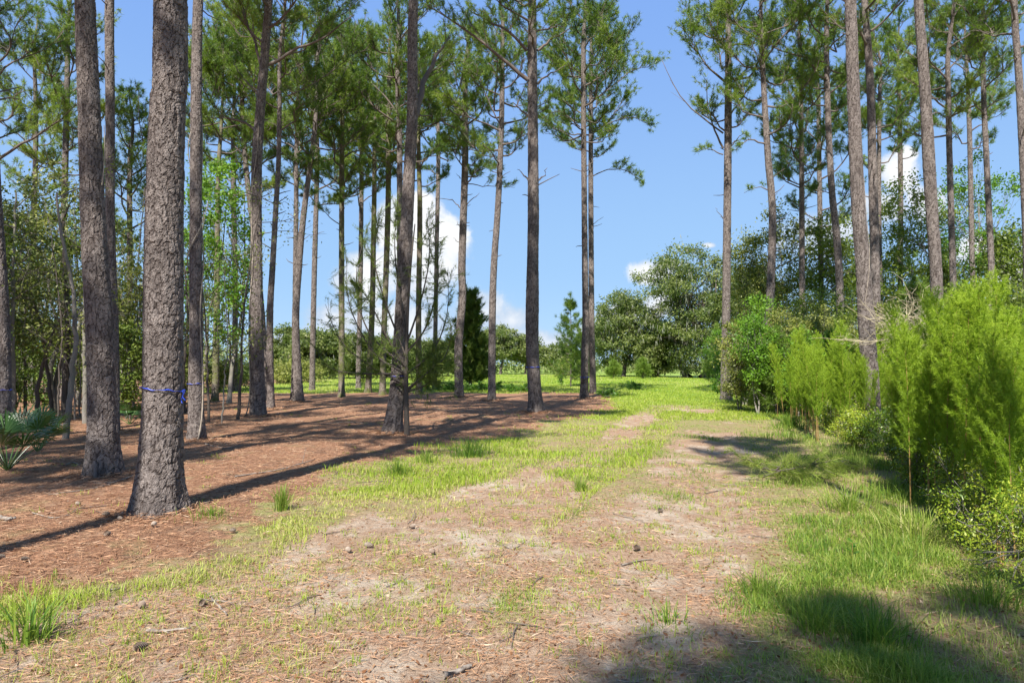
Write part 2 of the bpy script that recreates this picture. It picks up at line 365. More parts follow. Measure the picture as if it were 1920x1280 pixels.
# ------------------------------------------------------------------ pines
def bark_trunk(name, rng, path, rad, depth, hvis, parent, m, flare=.5):
    """tapered trunk whose bark plates are real relief"""
    path = np.asarray(path); rad = np.asarray(rad); z = path[:, 2]
    sp = max(.0105, depth*.0011)
    zz = np.concatenate([np.arange(-.12, hvis, sp*1.15), np.arange(hvis, z[-1], .35), [z[-1]]])
    Px = np.interp(zz, z, path[:, 0]); Py = np.interp(zz, z, path[:, 1]); r = np.interp(zz, z, rad)
    r0 = np.interp(1.2, z, rad); k = int(np.clip(2*math.pi*r0/sp, 10, 150))
    th = np.arange(k)*2*math.pi/k
    TH, ZZ = np.meshgrid(th, zz)
    ph = rng.uniform(0, 6.28)
    e = np.exp(-np.maximum(ZZ, 0)/.30)
    fl = 1+flare*e*(.75+.35*np.cos(4*TH+ph)+.25*np.cos(7*TH+ph*2))
    # flaky, stepped plates on the unrolled cylinder
    fade = np.sin(np.clip(TH/2, 0, math.pi))**.5
    def plates(w_, h_, sd, wq):
        nc = max(5, int(round(2*math.pi*r0/w_))); uu = TH/(2*math.pi)*nc; vv = ZZ/h_
        wx = (fbm(uu*.9+31, ZZ*.45/h_, 2, sd+3)-.5)*wq*fade; wy = (fbm(uu*.8+7, ZZ*.7/h_, 2, sd+9)-.5)*wq*1.6*fade
        uu = uu+wx; vv = vv+wy; iu, iv = np.floor(uu).astype(np.int64), np.floor(vv).astype(np.int64)
        f1 = np.full(uu.shape, 9.); f2 = f1.copy(); idv = np.zeros(uu.shape); du = idv.copy(); dv = idv.copy()
        for a in (-1, 0, 1):
            for b in (-1, 0, 1):
                cu, cv = iu+a, iv+b; cm = np.mod(cu, nc)
                x_ = uu-(cu+.1+.8*hash2(cm, cv, sd)); y_ = vv-(cv+.1+.8*hash2(cm, cv, sd+1)); d = np.abs(x_)**1.3+np.abs(y_)**1.3
                new = d < f1
                f2 = np.where(new, f1, np.minimum(f2, d)); idv = np.where(new, hash2(cm, cv, sd+2), idv); du = np.where(new, x_, du); dv = np.where(new, y_, dv); f1 = np.where(new, d, f1)
        return f2-f1, idv, du, dv
    sd0 = int(ph*1000)
    e1, id1, du1, dv1 = plates(.060, .115, sd0, 1.5)
    e2, id2, du2, dv2 = plates(.026, .048, sd0+50, 1.6)
    low = np.clip(1.4-ZZ*.5, 0, 1)
    amp = min(.024, r0*.11)
    hgt = .38*id1+.22*id2+.42*ss(e1, .02, .16)+.16*ss(e2, .02, .2)+(hash2((id1*999).astype(np.int64), (id1*77).astype(np.int64), 4)-.5)*du1*.7+(id2-.5)*dv2*.5+(fbm(TH*r0/.012, ZZ/.012, 2, 5)-.5)*.25
    edge = e1; idv = (.5*id1+.5*id2)*ss(e1, .0, .13)
    RR = (r[:, None]*fl)+amp*(hgt-.85)
    V = np.stack([Px[:, None]+RR*np.cos(TH), Py[:, None]+RR*np.sin(TH), ZZ], -1).reshape(-1, 3)
    N = len(zz); i = np.arange(N-1)[:, None]*k; j = np.arange(k)[None]; j2 = (j+1) % k
    Fq = np.stack([i+j, i+j2, i+k+j2, i+k+j], -1).reshape(-1, 4)
    mb = MB(); mb.add(V, Fq, (idv*.75+.25*ss(edge, 0, .25)).ravel())
    return mb.build(name, m, parent, smooth=depth > 18, origin=parent_origin(parent))
def parent_origin(p): return None
ZERO = np.zeros(3)
def local(pts, base): return np.asarray(pts, float)-base

def pine(key, Y, pts, hc, H, label, spread=3.1, dens=1.0, extra=(), mt='pine_bark', hvis=None, nlimb=None, tintc=.5, group='tall pine trees', fl=.36, stubs=5):
    rng = np.random.default_rng(abs(hash_str(key)))
    P3 = [at(x, y, Y) for x, y, w in pts]; rr = [w*.445*Y/F for x, y, w in pts]
    # base lies on the ground
    b = P3[0].copy(); b[2] = g1(b[0], Y); P3 = P3[1:] if P3[0][2] < .25 else P3
    P3 = [b]+P3; rr = rr[-len(P3)+1:]; rr = [rr[0]*1.08]+rr
    top = P3[-1]; d = P3[-1]-P3[max(0, len(P3)-3)]; d = d/max(d[2], .1)
    if top[2] < H-1:
        rem = H-top[2]; rt = rr[-1]
        P3.append(top+np.array([d[0]*.5*rem*.5+rng.normal()*.08, rng.normal()*.15, rem*.5])); rr.append(rt*.62)
        P3.append(top+np.array([d[0]*.4*rem+rng.normal()*.15, rng.normal()*.3, rem])); rr.append(.02)
    P3 = np.array(P3); n = 70
    base = P3[0].copy()
    L = P3-base
    sp = smooth_path(L, n); sp[:, 2] = np.maximum.accumulate(sp[:, 2]+np.arange(n)*1e-4)
    sp[:, 1] += np.sin(sp[:, 2]*.35+rng.uniform(0, 6))*.06*np.clip(sp[:, 2], 0, 1)
    tz = L[:, 2]; r = np.interp(sp[:, 2], tz, rr)
    root = empty('pine_tree', base, label, 'pine tree', group)
    if hvis is None: hvis = min(H*.9, CAM_H+700*Y/F)
    bark_trunk('trunk', rng, sp, r, Y, hvis, root, M[mt], fl)
    def tr(h): return np.array([np.interp(h, sp[:, 2], sp[:, 0]), np.interp(h, sp[:, 2], sp[:, 1]), h]), float(np.interp(h, sp[:, 2], r))
    crown = MB()
    lod = np.clip(Y/28, .5, 1.3)
    cen, dr = [], []
    def twigs(mb, path, f0, amt, Lr):
        """side shoots carrying needle tufts along a limb"""
        m = max(3, int(amt))
        for q in range(m):
            t = f0+(1-f0)*(q+rng.uniform(0, .8))/m
            i = min(int(t*(len(path)-1)), len(path)-2); p = path[i]+(path[i+1]-path[i])*(t*(len(path)-1)-i)
            tg = norm(path[i+1]-path[i]); sdv = norm(np.cross(tg, rng.normal(size=3)))
            sdv[2] = abs(sdv[2])*.6+.05; dd = norm(tg*.7+sdv*.9)
            l = Lr*rng.uniform(.16, .34)*(1.25-.55*t)
            c1 = p+dd*l*.5+np.array([0, 0, l*.05]); c2 = p+dd*l+np.array([0, 0, l*.22])
            tube(mb, [p, c1, c2], [.013, .009, .005], 3, .5, False)
            k = max(3, int(l/.15*1.15))
            for a in range(k):
                s = .35+.65*(a+.6)/k; pp = p+(c2-p)*s+rng.normal(size=3)*.10*l
                cen.append(pp); dr.append(norm(dd+rng.normal(size=3)*.45+np.array([0, 0, .35])))
                if rng.random() < .35:
                    tube(mb, [p+(c2-p)*s*.8, pp], [.006, .004], 3, .5, False)
    nl = nlimb or int(rng.integers(19, 24))
    ga = rng.uniform(0, 6.28)
    for i in range(nl):
        t = (i+rng.uniform(-.3, .3)+.3)/nl; t = min(max(t, 0), .97)
        h = hc+(H-hc)*t*.96; o, r0 = tr(h); az = ga+i*2.4+rng.uniform(-.4, .4)
        prof = (.55+.45*min(1, t/.3)) if t < .3 else (1-((t-.3)/.7)**1.6*.72)
        Lm = spread*prof*rng.uniform(.75, 1.2)
        el = R(rng.uniform(8, 34)+t*38); hd = np.array([math.cos(az), math.sin(az), 0])
        mid = o+hd*Lm*.45*math.cos(el)+np.array([0, 0, Lm*.45*math.sin(el)*.8])+rng.normal(size=3)*.08*Lm
        end = o+hd*Lm*math.cos(el)*rng.uniform(.85, 1)+np.array([0, 0, Lm*(math.sin(el)+.12)])+rng.normal(size=3)*.07*Lm
        path = smooth_path([o, o+(mid-o)*.5+rng.normal(size=3)*.04*Lm-np.array([0, 0, .03*Lm]), mid, (mid+end)/2+rng.normal(size=3)*.05*Lm, end], 9)
        lb = MB(); rb = max(min(r0*.42, .018+.014*Lm), .014)
        tube(lb, path, np.linspace(rb, .008, 9), 5)
        # a fork or two
        for q in range(2 if Lm > 1.3 else 1):
            fi = int(rng.integers(3, 6)); fo = path[fi]; sdir = norm(np.cross(path[fi+1]-path[fi], [0, 0, 1]))*rng.choice([-1, 1])
            fe = fo+norm(norm(end-o)+sdir*rng.uniform(.5, .9)+np.array([0, 0, .2]))*Lm*rng.uniform(.35, .5)
            fp = smooth_path([fo, (fo+fe)/2+rng.normal(size=3)*.05*Lm, fe], 6); tube(lb, fp, np.linspace(rb*.5, .006, 6), 4)
            twigs(lb, fp, .25, 5*dens*Lm/2.2, Lm)
        twigs(lb, path, .34, 9*dens*Lm/2.2, Lm)
        lb.build('limb', M['limb_bark'], root, True)
    for e in extra:                                    # limbs one can follow in the photograph
        epts, rs, fol = e[:3]; dy = e[3] if len(e) > 3 else 0
        ep = np.array([at(x, y, Y+dy*q/(len(epts)-1))-base for q, (x, y) in enumerate(epts)])
        path = smooth_path(ep, 10); lb = MB(); path[1:-1] += rng.normal(size=(8, 3))*.02
        tube(lb, path, np.linspace(rs, max(.006, rs*.25), 10), 6)
        Lm = np.linalg.norm(ep[-1]-ep[0])
        if fol: twigs(lb, path, .35, 8*fol*Lm/1.8, Lm)
        else:
            for q in range(2 if Lm > 1.2 else 0):
                i = int(rng.integers(3, 8)); tube(lb, [path[i], path[i]+norm(path[-1]-path[0]+rng.normal(size=3)*.7)*Lm*.2], [rs*.3, .004], 3, .5, False)
        lb.build('limb' if fol else 'dead_branch', M['limb_bark'], root, True)
    for q in range(stubs):                             # snapped dead stubs below the crown
        h = hc*rng.uniform(.55, 1.0); o, r0 = tr(h); az = rng.uniform(0, 6.28); l = rng.uniform(.12, .7)
        lb = MB(); hd = np.array([math.cos(az), math.sin(az), rng.uniform(.0, .7)])
        tube(lb, [o, o+hd*(l*.5+r0), o+hd*(l+r0)+rng.normal(size=3)*.06], [.022, .015, .008], 4)
        lb.build('dead_branch', M['limb_bark'], root, True)
    # top tufts
    for q in range(14): cen.append(sp[-1]+rng.normal(size=3)*np.array([.25, .25, .35])); dr.append(norm(rng.normal(size=3)*.5+np.array([0, 0, 1])))
    cen, dr = np.array(cen), np.array(dr)
    tn = np.clip(tintc+.08+(fbm(cen[:, 0]*.8+cen[:, 2]*.7, cen[:, 1]*.8+base[0], 2, 3)-.5)*1.1, 0, 1)
    needles(crown, rng, cen, dr, int(21/lod**.5), .215*lod**.35, .0135*lod+.004, .75, tn, .3)
    crown.build('crown', M['needle'], root)
    PINES[key] = (root, base, sp, r)
    return root
def hash_str(s):
    h = 7
    for c in s: h = (h*131+ord(c)) % 1000003
    return h
PINES = {}
PT = [
 ('A', 14, [(1, 830, 40), (1, 740, 32), (0, 600, 31), (-5, 480, 30), (-12, 330, 28), (-20, 0, 25)], 12, 21, 'grey pine at the left edge of the photo, behind the palmetto, blue ribbon', dict(spread=3.5, dens=1.5)),
 ('B', 9.7, [(193, 893, 64), (191, 800, 56), (189, 740, 53), (186, 600, 53), (180, 500, 50), (176, 400, 46), (171, 200, 42), (164, 0, 38)], 12.5, 22, 'thick dark pine just left of the largest trunk, without any ribbon', dict(spread=3.6, dens=1.7)),
 ('C', 16, [(213, 800, 20), (211, 600, 19), (209, 520, 18), (207, 400, 18), (209, 200, 18), (208, 0, 18)], 13, 20, 'slim pine rising close behind the dark left pine', dict(dens=1.4)),
 ('D', 7.3, [(296, 966, 92), (297, 900, 84), (301, 740, 77), (303, 600, 77), (307, 400, 74), (315, 200, 69), (323, 0, 65)], 12.5, 23, 'largest and nearest pine, plated grey bark with a blue ribbon tied round it', dict(spread=3.9, dens=1.8, nlimb=28)),
 ('E', 14.2, [(369, 827, 32), (369, 740, 29), (370, 600, 26), (369, 400, 24), (368, 200, 22), (370, 0, 20)], 12.5, 20, 'straight dark pine right of the largest trunk with a pale vine climbing it', dict(spread=3.4, dens=1.5)),
 ('E2', 29, [(403, 752, 15), (405, 600, 13), (408, 400, 10), (410, 320, 9)], 10, 16, 'thin pine behind the bright green sweetgum leaves', dict(mt='pine_bark_green')),
 ('F', 21, [(484, 780, 36), (481, 700, 29), (480, 600, 27), (481, 400, 22), (483, 300, 21), (490, 200, 19), (498, 100, 18), (505, 0, 16)], 11.5, 20, 'tall pine with a long bare limb reaching up to the right, vine on its trunk', dict(extra=[([(503, 122), (560, 92), (610, 68), (664, 28)], .055, .35), ([(492, 135), (478, 80), (462, 40), (455, -10)], .05, .6), ([(480, 245), (450, 225), (420, 221), (395, 220)], .045, .7), ([(484, 175), (460, 150), (438, 120)], .035, .3)])),
 ('F2', 30, [(495, 748, 15), (494, 650, 13), (483, 500, 12), (467, 360, 11), (461, 300, 11), (456, 230, 10), (453, 160, 9)], 9.5, 18, 'leaning pine crossing behind the tall pine with the long bare limb', {}),
 ('G', 24.5, [(508, 768, 20), (507, 600, 14), (512, 500, 12), (517, 400, 11), (522, 300, 10), (523, 200, 9), (524, 100, 8)], 10, 17.5, 'slender pine standing immediately right of the pine with the bare limb', {}),
 ('H', 29, [(561, 755, 22), (558, 700, 18), (555, 600, 15), (561, 500, 14), (570, 400, 12), (583, 300, 10), (589, 250, 10), (592, 200, 9), (594, 120, 8)], 9.5, 17.5, 'curved pine that bends to the right with height, in front of its straight neighbour', {}),
 ('H2', 30, [(550, 752, 13), (553, 600, 11), (556, 400, 10), (556, 300, 9), (558, 200, 7)], 9, 16.5, 'straight thin pine standing behind the curved pine', {}),
 ('I', 33, [(640, 746, 17), (641, 600, 12), (641, 400, 11), (641, 250, 10), (642, 150, 8)], 9, 18.5, 'lone straight pine in the open before the field, left of the feathery sapling', dict(mt='pine_bark_green', extra=[([(636, 420), (612, 400), (590, 384)], .03, .9)])),
 ('J', 38, [(690, 737, 13), (697, 600, 12), (700, 450, 11), (702, 350, 10), (703, 250, 9)], 11, 19, 'mossy green trunked pine second left of the leaning dark pine', dict(mt='pine_bark_green')),
 ('K', 35, [(717, 747, 14), (721, 600, 12), (727, 400, 12), (728, 300, 11), (730, 150, 9)], 11, 20, 'greenish pine just left of the leaning dark pine', dict(mt='pine_bark_green')),
 ('K2', 30, [(752, 752, 12), (750, 500, 12), (749, 280, 12), (747, 200, 12), (745, 100, 11)], 10.5, 19.5, 'pine half hidden behind the leaning dark pine', dict(extra=[([(745, 215), (720, 180), (690, 150), (665, 140)], .045, .8)])),
 ('L', 15.6, [(735, 815, 40), (743, 740, 32), (750, 640, 30), (758, 500, 29), (764, 400, 26), (768, 320, 25), (774, 210, 23), (774, 100, 21), (776, 0, 20)], 12.5, 20.5, 'leaning dark pine in the middle left with a forking upper limb', dict(extra=[([(774, 225), (786, 190), (797, 150), (815, 110), (842, 70)], .10, .7, 1.0)])),
 ('M', 36, [(786, 741, 14), (785, 600, 12), (787, 400, 11), (785, 300, 9), (784, 200, 8)], 11, 19, 'greenish thin pine just right of the leaning dark pine', dict(mt='pine_bark_green', extra=[([(789, 372), (805, 362), (815, 350)], .02, 1.2)])),
 ('N', 33, [(861, 746, 18), (860, 650, 17), (867, 560, 16), (866, 500, 16), (869, 400, 15), (872, 300, 14), (872, 200, 12), (873, 120, 10)], 10.2, 18.5, 'pine with dead stubs in front of the dark conical cedar', dict(extra=[([(862, 390), (845, 375), (815, 372)], .03, 0), ([(876, 384), (890, 370), (899, 362)], .025, 0), ([(864, 335), (855, 325)], .02, 0), ([(863, 428), (857, 415)], .02, 0), ([(862, 457), (850, 445)], .02, 0), ([(876, 345), (920, 350), (965, 352)], .025, .9), ([(866, 290), (845, 282), (835, 285)], .03, .8)], dens=1.0)),
 ('O', 30, [(922, 754, 20), (923, 600, 15), (926, 500, 14), (933, 400, 13), (938, 300, 12), (941, 200, 11), (942, 100, 10), (943, 30, 8)], 10, 17.5, 'slim gently curving pine left of the straight ribboned pine', dict(extra=[([(937, 232), (920, 200), (905, 160), (895, 125)], .035, .5)])),
 ('P', 22.5, [(1006, 776, 33), (1003, 740, 28), (998, 650, 27), (998, 570, 28), (999, 480, 24), (1000, 400, 24), (999, 200, 21), (998, 100, 20), (998, 0, 17)], 12.2, 20, 'straight pine in the middle with a blue ribbon and two raised dead stubs', dict(extra=[([(990, 150), (940, 110), (880, 60), (800, 10)], .07, .8, -1), ([(988, 95), (950, 60), (915, 40), (880, 20)], .055, .8), ([(988, 218), (975, 205), (962, 192)], .04, 0), ([(990, 338), (980, 326), (970, 318)], .03, 0), ([(1010, 338), (1019, 328), (1026, 315)], .03, 0), ([(1008, 95), (1035, 75), (1075, 50)], .05, .7), ([(1008, 158), (1030, 140), (1062, 122)], .04, .2)])),
 ('Q', 32, [(1095, 748, 21), (1097, 650, 16), (1098, 600, 14), (1096, 400, 12), (1094, 200, 11), (1094, 80, 10)], 12, 20, 'light grey pine with a blue ribbon, front one of the close pair', dict(extra=[([(1088, 270), (1060, 250), (1022, 232)], .03, .4), ([(1088, 238), (1050, 210), (1015, 222)], .03, 1.0), ([(1088, 140), (1065, 125), (1040, 120)], .03, .9)])),
 ('Q2', 38, [(1112, 738, 18), (1110, 650, 13), (1109, 600, 12), (1108, 400, 11), (1108, 200, 9), (1108, 120, 8)], 13, 21.5, 'darker pine standing close behind the ribboned light grey pine', dict(spread=3.8, extra=[([(1112, 330), (1140, 318), (1175, 320), (1208, 345)], .035, 1.6), ([(1112, 248), (1150, 228), (1190, 222), (1222, 240)], .035, 1.5), ([(1112, 190), (1150, 160), (1190, 130), (1225, 125)], .035, 1.4), ([(1112, 290), (1124, 280), (1132, 273)], .02, 0)])),
 ('R', 31, [(1361, 750, 24), (1361, 690, 19), (1362, 600, 17), (1363, 400, 16), (1365, 200, 15), (1366, 60, 12), (1367, 0, 11)], 12, 21, 'lone pine at the end of the right thicket where the track meets the field', dict(extra=[([(1356, 278), (1340, 245), (1328, 200), (1325, 150)], .05, .5), ([(1356, 250), (1310, 215), (1275, 180), (1240, 110)], .04, 0), ([(1356, 290), (1330, 280), (1310, 285)], .03, 1.5), ([(1356, 410), (1348, 400), (1341, 390)], .02, 0), ([(1370, 275), (1385, 258), (1402, 245)], .03, 0), ([(1370, 215), (1395, 180), (1410, 155)], .04, .5)], spread=3.4)),
 ('S', 28, [(1436, 775, 20), (1441, 600, 17), (1444, 540, 17), (1448, 400, 15), (1441, 300, 14), (1435, 200, 12), (1430, 100, 10)], 11, 19.5, 'pine with a slight kink, first right of the lone pine at the track end', dict(extra=[([(1436, 270), (1405, 262), (1380, 280)], .04, 1.3), ([(1446, 360), (1425, 350), (1395, 362)], .03, .3)])),
 ('T', 33, [(1505, 760, 14), (1505, 570, 12), (1503, 400, 11), (1501, 200, 9), (1499, 60, 8)], 9.5, 19, 'thin dark pine between the kinked pine and the sunlit curved pine', dict(extra=[([(1505, 330), (1530, 320), (1560, 312)], .03, 1.2), ([(1500, 270), (1480, 255), (1455, 262)], .03, 1.2)])),
 ('U', 28, [(1580, 775, 17), (1574, 550, 15), (1568, 450, 15), (1558, 350, 13), (1552, 200, 12), (1551, 50, 10)], 12, 19.5, 'sunlit curved pine just left of the big light pine of the right thicket', {}),
 ('V', 16, [(1636, 815, 34), (1626, 660, 32), (1622, 600, 32), (1617, 500, 28), (1610, 400, 27), (1606, 300, 26), (1603, 200, 25), (1600, 100, 24), (1597, 0, 22)], 12.5, 21, 'big light barked pine rising out of the dogfennel', dict(stubs=3)),
 ('W', 24, [(1643, 790, 20), (1640, 530, 18), (1638, 400, 18), (1635, 200, 16), (1630, 100, 15), (1622, 0, 13)], 13, 21, 'dark pine right behind the big light pine in the dogfennel', dict(extra=[([(1628, 90), (1615, 60), (1612, 20)], .04, .3)])),
 ('W2', 36, [(1651, 755, 10), (1650, 500, 9), (1649, 200, 8)], 11.5, 20, 'very thin pine glimpsed between the two light barked pines', {}),
 ('X', 17, [(1768, 800, 26), (1758, 600, 23), (1755, 500, 23), (1749, 400, 23), (1744, 300, 24), (1739, 200, 22), (1732, 100, 20), (1724, 0, 18)], 13, 21, 'light barked pine leaning left above the dogfennel at the right', dict(stubs=3)),
 ('Y', 28, [(1790, 775, 14), (1788, 560, 13), (1785, 400, 12), (1779, 200, 11), (1777, 100, 9)], 11, 19.5, 'dark thin pine right of the leaning light barked pine', {}),
 ('Z', 28, [(1862, 775, 13), (1857, 490, 12), (1851, 300, 11), (1847, 200, 10), (1843, 50, 9)], 11.5, 20, 'dark thin pine second from the right edge of the photo', {}),
 ('AA', 21, [(1928, 790, 17), (1924, 500, 16), (1919, 350, 15), (1912, 150, 14), (1904, 0, 12)], 11.5, 20, 'pine at the right edge of the photo', {}),
 ('BA', 30, [(118, 752, 14), (120, 500, 12), (122, 300, 12), (124, 180, 11), (126, 60, 9)], 9.5, 19.5, 'pine with a bright sunlit crown behind the left hardwood thicket', dict(tintc=.7, dens=1.1)),
 ('BB', 26, [(-30, 760, 16), (-20, 400, 14), (-12, 100, 12)], 9.5, 19, 'pine beyond the left edge, one drooping bough in view', dict(extra=[([(-20, 310), (40, 270), (100, 235), (145, 195)], .06, 1.5)])),
 ('BC', 40, [(440, 742, 12), (440, 500, 11), (438, 300, 10)], 11, 23.3, 'bright crowned pine far back, left of the tall pine with the long bare limb', dict(tintc=.75, dens=1.5, spread=4.2)),
 ('BD', 42, [(585, 738, 12), (590, 500, 11), (594, 300, 10)], 11, 22.5, 'bright crowned pine far back, behind the curved pine', dict(tintc=.7, dens=1.4, spread=4.2)),
 ('BE', 46, [(672, 735, 11), (676, 500, 10), (678, 300, 9)], 12, 24, 'bright crowned pine far back, left of the leaning dark pine', dict(tintc=.65, dens=1.3, spread=4.0)),
 ('BF', 44, [(815, 734, 10), (818, 500, 9), (822, 300, 9)], 14, 23.5, 'thin far pine between the leaning dark pine and the stubbed pine', dict(dens=.9)),
 ('BG', 38, [(1540, 745, 11), (1538, 400, 10), (1535, 200, 9)], 8.5, 22, 'far pine behind the right thicket, left of the sunlit curved pine', dict(dens=1.1, spread=3.6)),
 ('BH', 40, [(1690, 745, 11), (1688, 400, 10), (1686, 200, 9)], 13.5, 23, 'far pine behind the right thicket, between the two light pines', dict(dens=1.0)),
 ('BI', 36, [(1830, 745, 11), (1822, 400, 10), (1815, 200, 9)], 13, 22, 'far pine behind the right thicket, between the two dark thin pines', dict(dens=1.0)),
 ('BJ', 36, [(60, 750, 12), (64, 400, 11), (66, 200, 9)], 10, 21, 'far pine in the left hardwood thicket, left of the sunlit crown', dict(tintc=.65)),
 ('BK', 34, [(240, 750, 12), (243, 500, 11), (245, 300, 10)], 7.5, 15.2, 'short pine seen between the two thickest trunks', dict(tintc=.45, dens=1.1)),
]
for key, Y, pts, hc, H, lab, kw in PT: pine(key, Y, pts, hc, H, lab, **kw)
# pines standing behind and beside the photographer, whose shade falls into the picture
def shade_pine(key, x, y, hc, H, w, spread, dens, lab, hv=2.5):
    # express the trunk in metres with the same builder
    global at
    keep = at
    ln_ = -4.2 if x == 4.9 else 0  # lean added so this unseen pine's crown, not its trunk, shades the track
    at = lambda px, py, Y: np.array([x+px*.01+ln_*min(py/13.0, 1.0), y, py])
    pine(key, 12.0, [(0, 0.0, w*F/12), (4, 3.0, w*F/12*.9), (-6, 9.0, w*F/12*.75), (2, hc+2, w*F/12*.5)], hc, H, lab, spread=spread, dens=dens, hvis=hv, group='pines behind the photographer')
    at = keep
SHADE = [(-3.2, -11.3, 11.5, 16.5, .34, 2.0, 1.5), (-1.1, -10.6, 11, 16.6, .34, 2.6, 2.1), (4.9, -1.6, 13, 18, .28, 2.3, 1.7), (-8.8, 2.2, 12, 19, .32, 2.7, 1.8), (-2.6, -15.5, 12, 19, .34, 2.6, 1.3), (5.6, .2, 12, 20, .30, 2.4, .9), (-10.6, -4.4, 11, 18.5, .36, 2.6, 2.0), (-13.2, -1.0, 11, 19, .36, 3.0, 2.0), (-17.5, -1.0, 11, 20, .36, 3.4, 1.4),
         (-11.6, 5.6, 11, 19, .34, 2.8, 1.7), (-18.5, 5.5, 11, 20, .34, 3.4, 1.3), (-5.6, 1.2, 12, 19, .32, 2.7, 1.7), (9.8, 3.0, 11, 20, .34, 3.2, 1.1), (13.5, 8.0, 11, 20, .34, 3.2, 1.1), (-25, 4, 11, 20, .34, 3.4, 1.2), (-15.5, 10.5, 11, 20, .34, 3.2, 1.0)]
for i, (x, y, hc, H, w_, sp_, dn_) in enumerate(SHADE):
    shade_pine('shade%d' % i, x, y, hc, H, w_, sp_, dn_, 'pine outside the view whose crown shades the ground')

# ------------------------------------------------------------------ broadleaf trees and bushes
def broadleaf(name, base, H, rx, ry, z0, leafm, label, cat, n_cl=60, per=90, leaf=.12, lr=.9, trunk_r=.15, trunks=1, barkm='hard_bark', seed=0, group=None, tintc=.5, fork=.35,
              lean=(0, 0), nlimb=9, asp=.5, moss=0, shell=.55, up=.3, flat=.75, droop=0, top_bias=0, tv=.18):
    rng = np.random.default_rng(seed); base = np.array([base[0], base[1], g1(base[0], base[1])])
    root = empty(name, base, label, cat, group)
    cz = (H+z0)/2; hz = (H-z0)/2
    cl = []
    while len(cl) < n_cl:
        q = rng.uniform(-1, 1, 3); d = np.linalg.norm(q)
        if d < 1 and d > shell*rng.random()**.5:
            wob = 1+.22*math.sin(3*math.atan2(q[1], q[0])+seed)+.15*math.sin(5*q[2]+seed*2)
            cl.append([q[0]*rx*wob+lean[0], q[1]*ry*wob+lean[1], cz+q[2]*hz])
    cl = np.array(cl)
    anchors = []
    for k in range(trunks):
        a = rng.uniform(0, 6.28); off = np.array([math.cos(a), math.sin(a), 0])*(0 if trunks == 1 else trunk_r*2.2)
        fh = z0+(H-z0)*fork
        tp = off*2.5*(trunks > 1)+np.array([lean[0]*.6, lean[1]*.6, fh])+rng.normal(size=3)*np.array([.05, .05, 0])*H
        path = smooth_path([off+[0, 0, -.1], off+(tp-off)*.33+rng.normal(size=3)*.018*H, off+(tp-off)*.66+rng.normal(size=3)*.02*H, tp, tp+np.array([lean[0]*.3, lean[1]*.3, (H-fh)*.6])+rng.normal(size=3)*.04*H], 16)
        mb = MB(); tube(mb, path, np.concatenate([[trunk_r*1.35], np.linspace(trunk_r, trunk_r*.15, 15)]), 9)
        mb.build('trunk', M[barkm], root, True); anchors.append(path)
    A = np.concatenate(anchors); A = A[A[:, 2] > z0*.55] if (A[:, 2] > z0*.55).any() else A
    far = cl[np.argsort(-rng.random(len(cl)))]
    used = 0; k = max(1, len(cl)//nlimb)
    # each limb serves one group of clusters
    ang = np.arctan2(cl[:, 1]-lean[1], cl[:, 0]-lean[0])+cl[:, 2]*.4
    order = np.argsort(ang)
    for i in range(nlimb):
        idx = order[i*k:(i+1)*k]
        if len(idx) == 0: continue
        c = cl[idx].mean(0); s = A[np.argmin(np.abs(A[:, 2]-max(z0*.6, c[2]-np.linalg.norm(c[:2]-A[:, :2].mean(0))*.55)))]
        lb = MB(); mid = (s+c)/2+rng.normal(size=3)*.06*rx+np.array([0, 0, -.03*rx]); path = smooth_path([s, mid, c], 8)
        tube(lb, path, np.linspace(trunk_r*.42, trunk_r*.14, 8), 5)
        for j in idx:
            e = cl[j]; p0 = path[int(rng.integers(3, 8))]; tube(lb, smooth_path([p0, (p0+e)/2+rng.normal(size=3)*.05*rx, e], 5), np.linspace(trunk_r*.13+.003, .005, 5), 3, .5, False)
            for q in range(2): tube(lb, [e*.6+p0*.4, e+rng.normal(size=3)*lr*.6], [trunk_r*.05+.003, .003], 3, .5, False)
        lb.build('limb', M[barkm], root, True)
    n = n_cl*per
    ci = rng.integers(0, n_cl, n); rad = lr*rng.uniform(.6, 1.25, n_cl)[ci]
    off = rng.normal(size=(n, 3))*.52; off[:, 2] *= flat
    Pl = cl[ci]+off*rad[:, None]
    Pl[:, 2] = np.maximum(Pl[:, 2], .05+leaf*.3)
    ct = tintc+rng.normal(size=n_cl)*tv*.7
    mb = MB(); leaves(mb, rng, Pl, leaf, ct[ci], asp, up, tv, droop, norm(off)*.5)
    mb.build('crown', M[leafm], root)
    if moss:
        mm = MB(); nm = moss; b = cl[rng.integers(0, n_cl, nm)]+rng.normal(size=(nm, 3))*lr*.45
        needles(mm, rng, b, np.tile([0, 0, -1.], (nm, 1)), 5, .9*rng.uniform(.6, 1), .05, 3.2, .55, .3, .1)
        mm.build('hanging_moss', M['moss'], root)
    return root
def px2(x, Y): return (at(x, 690, Y)[0], Y)

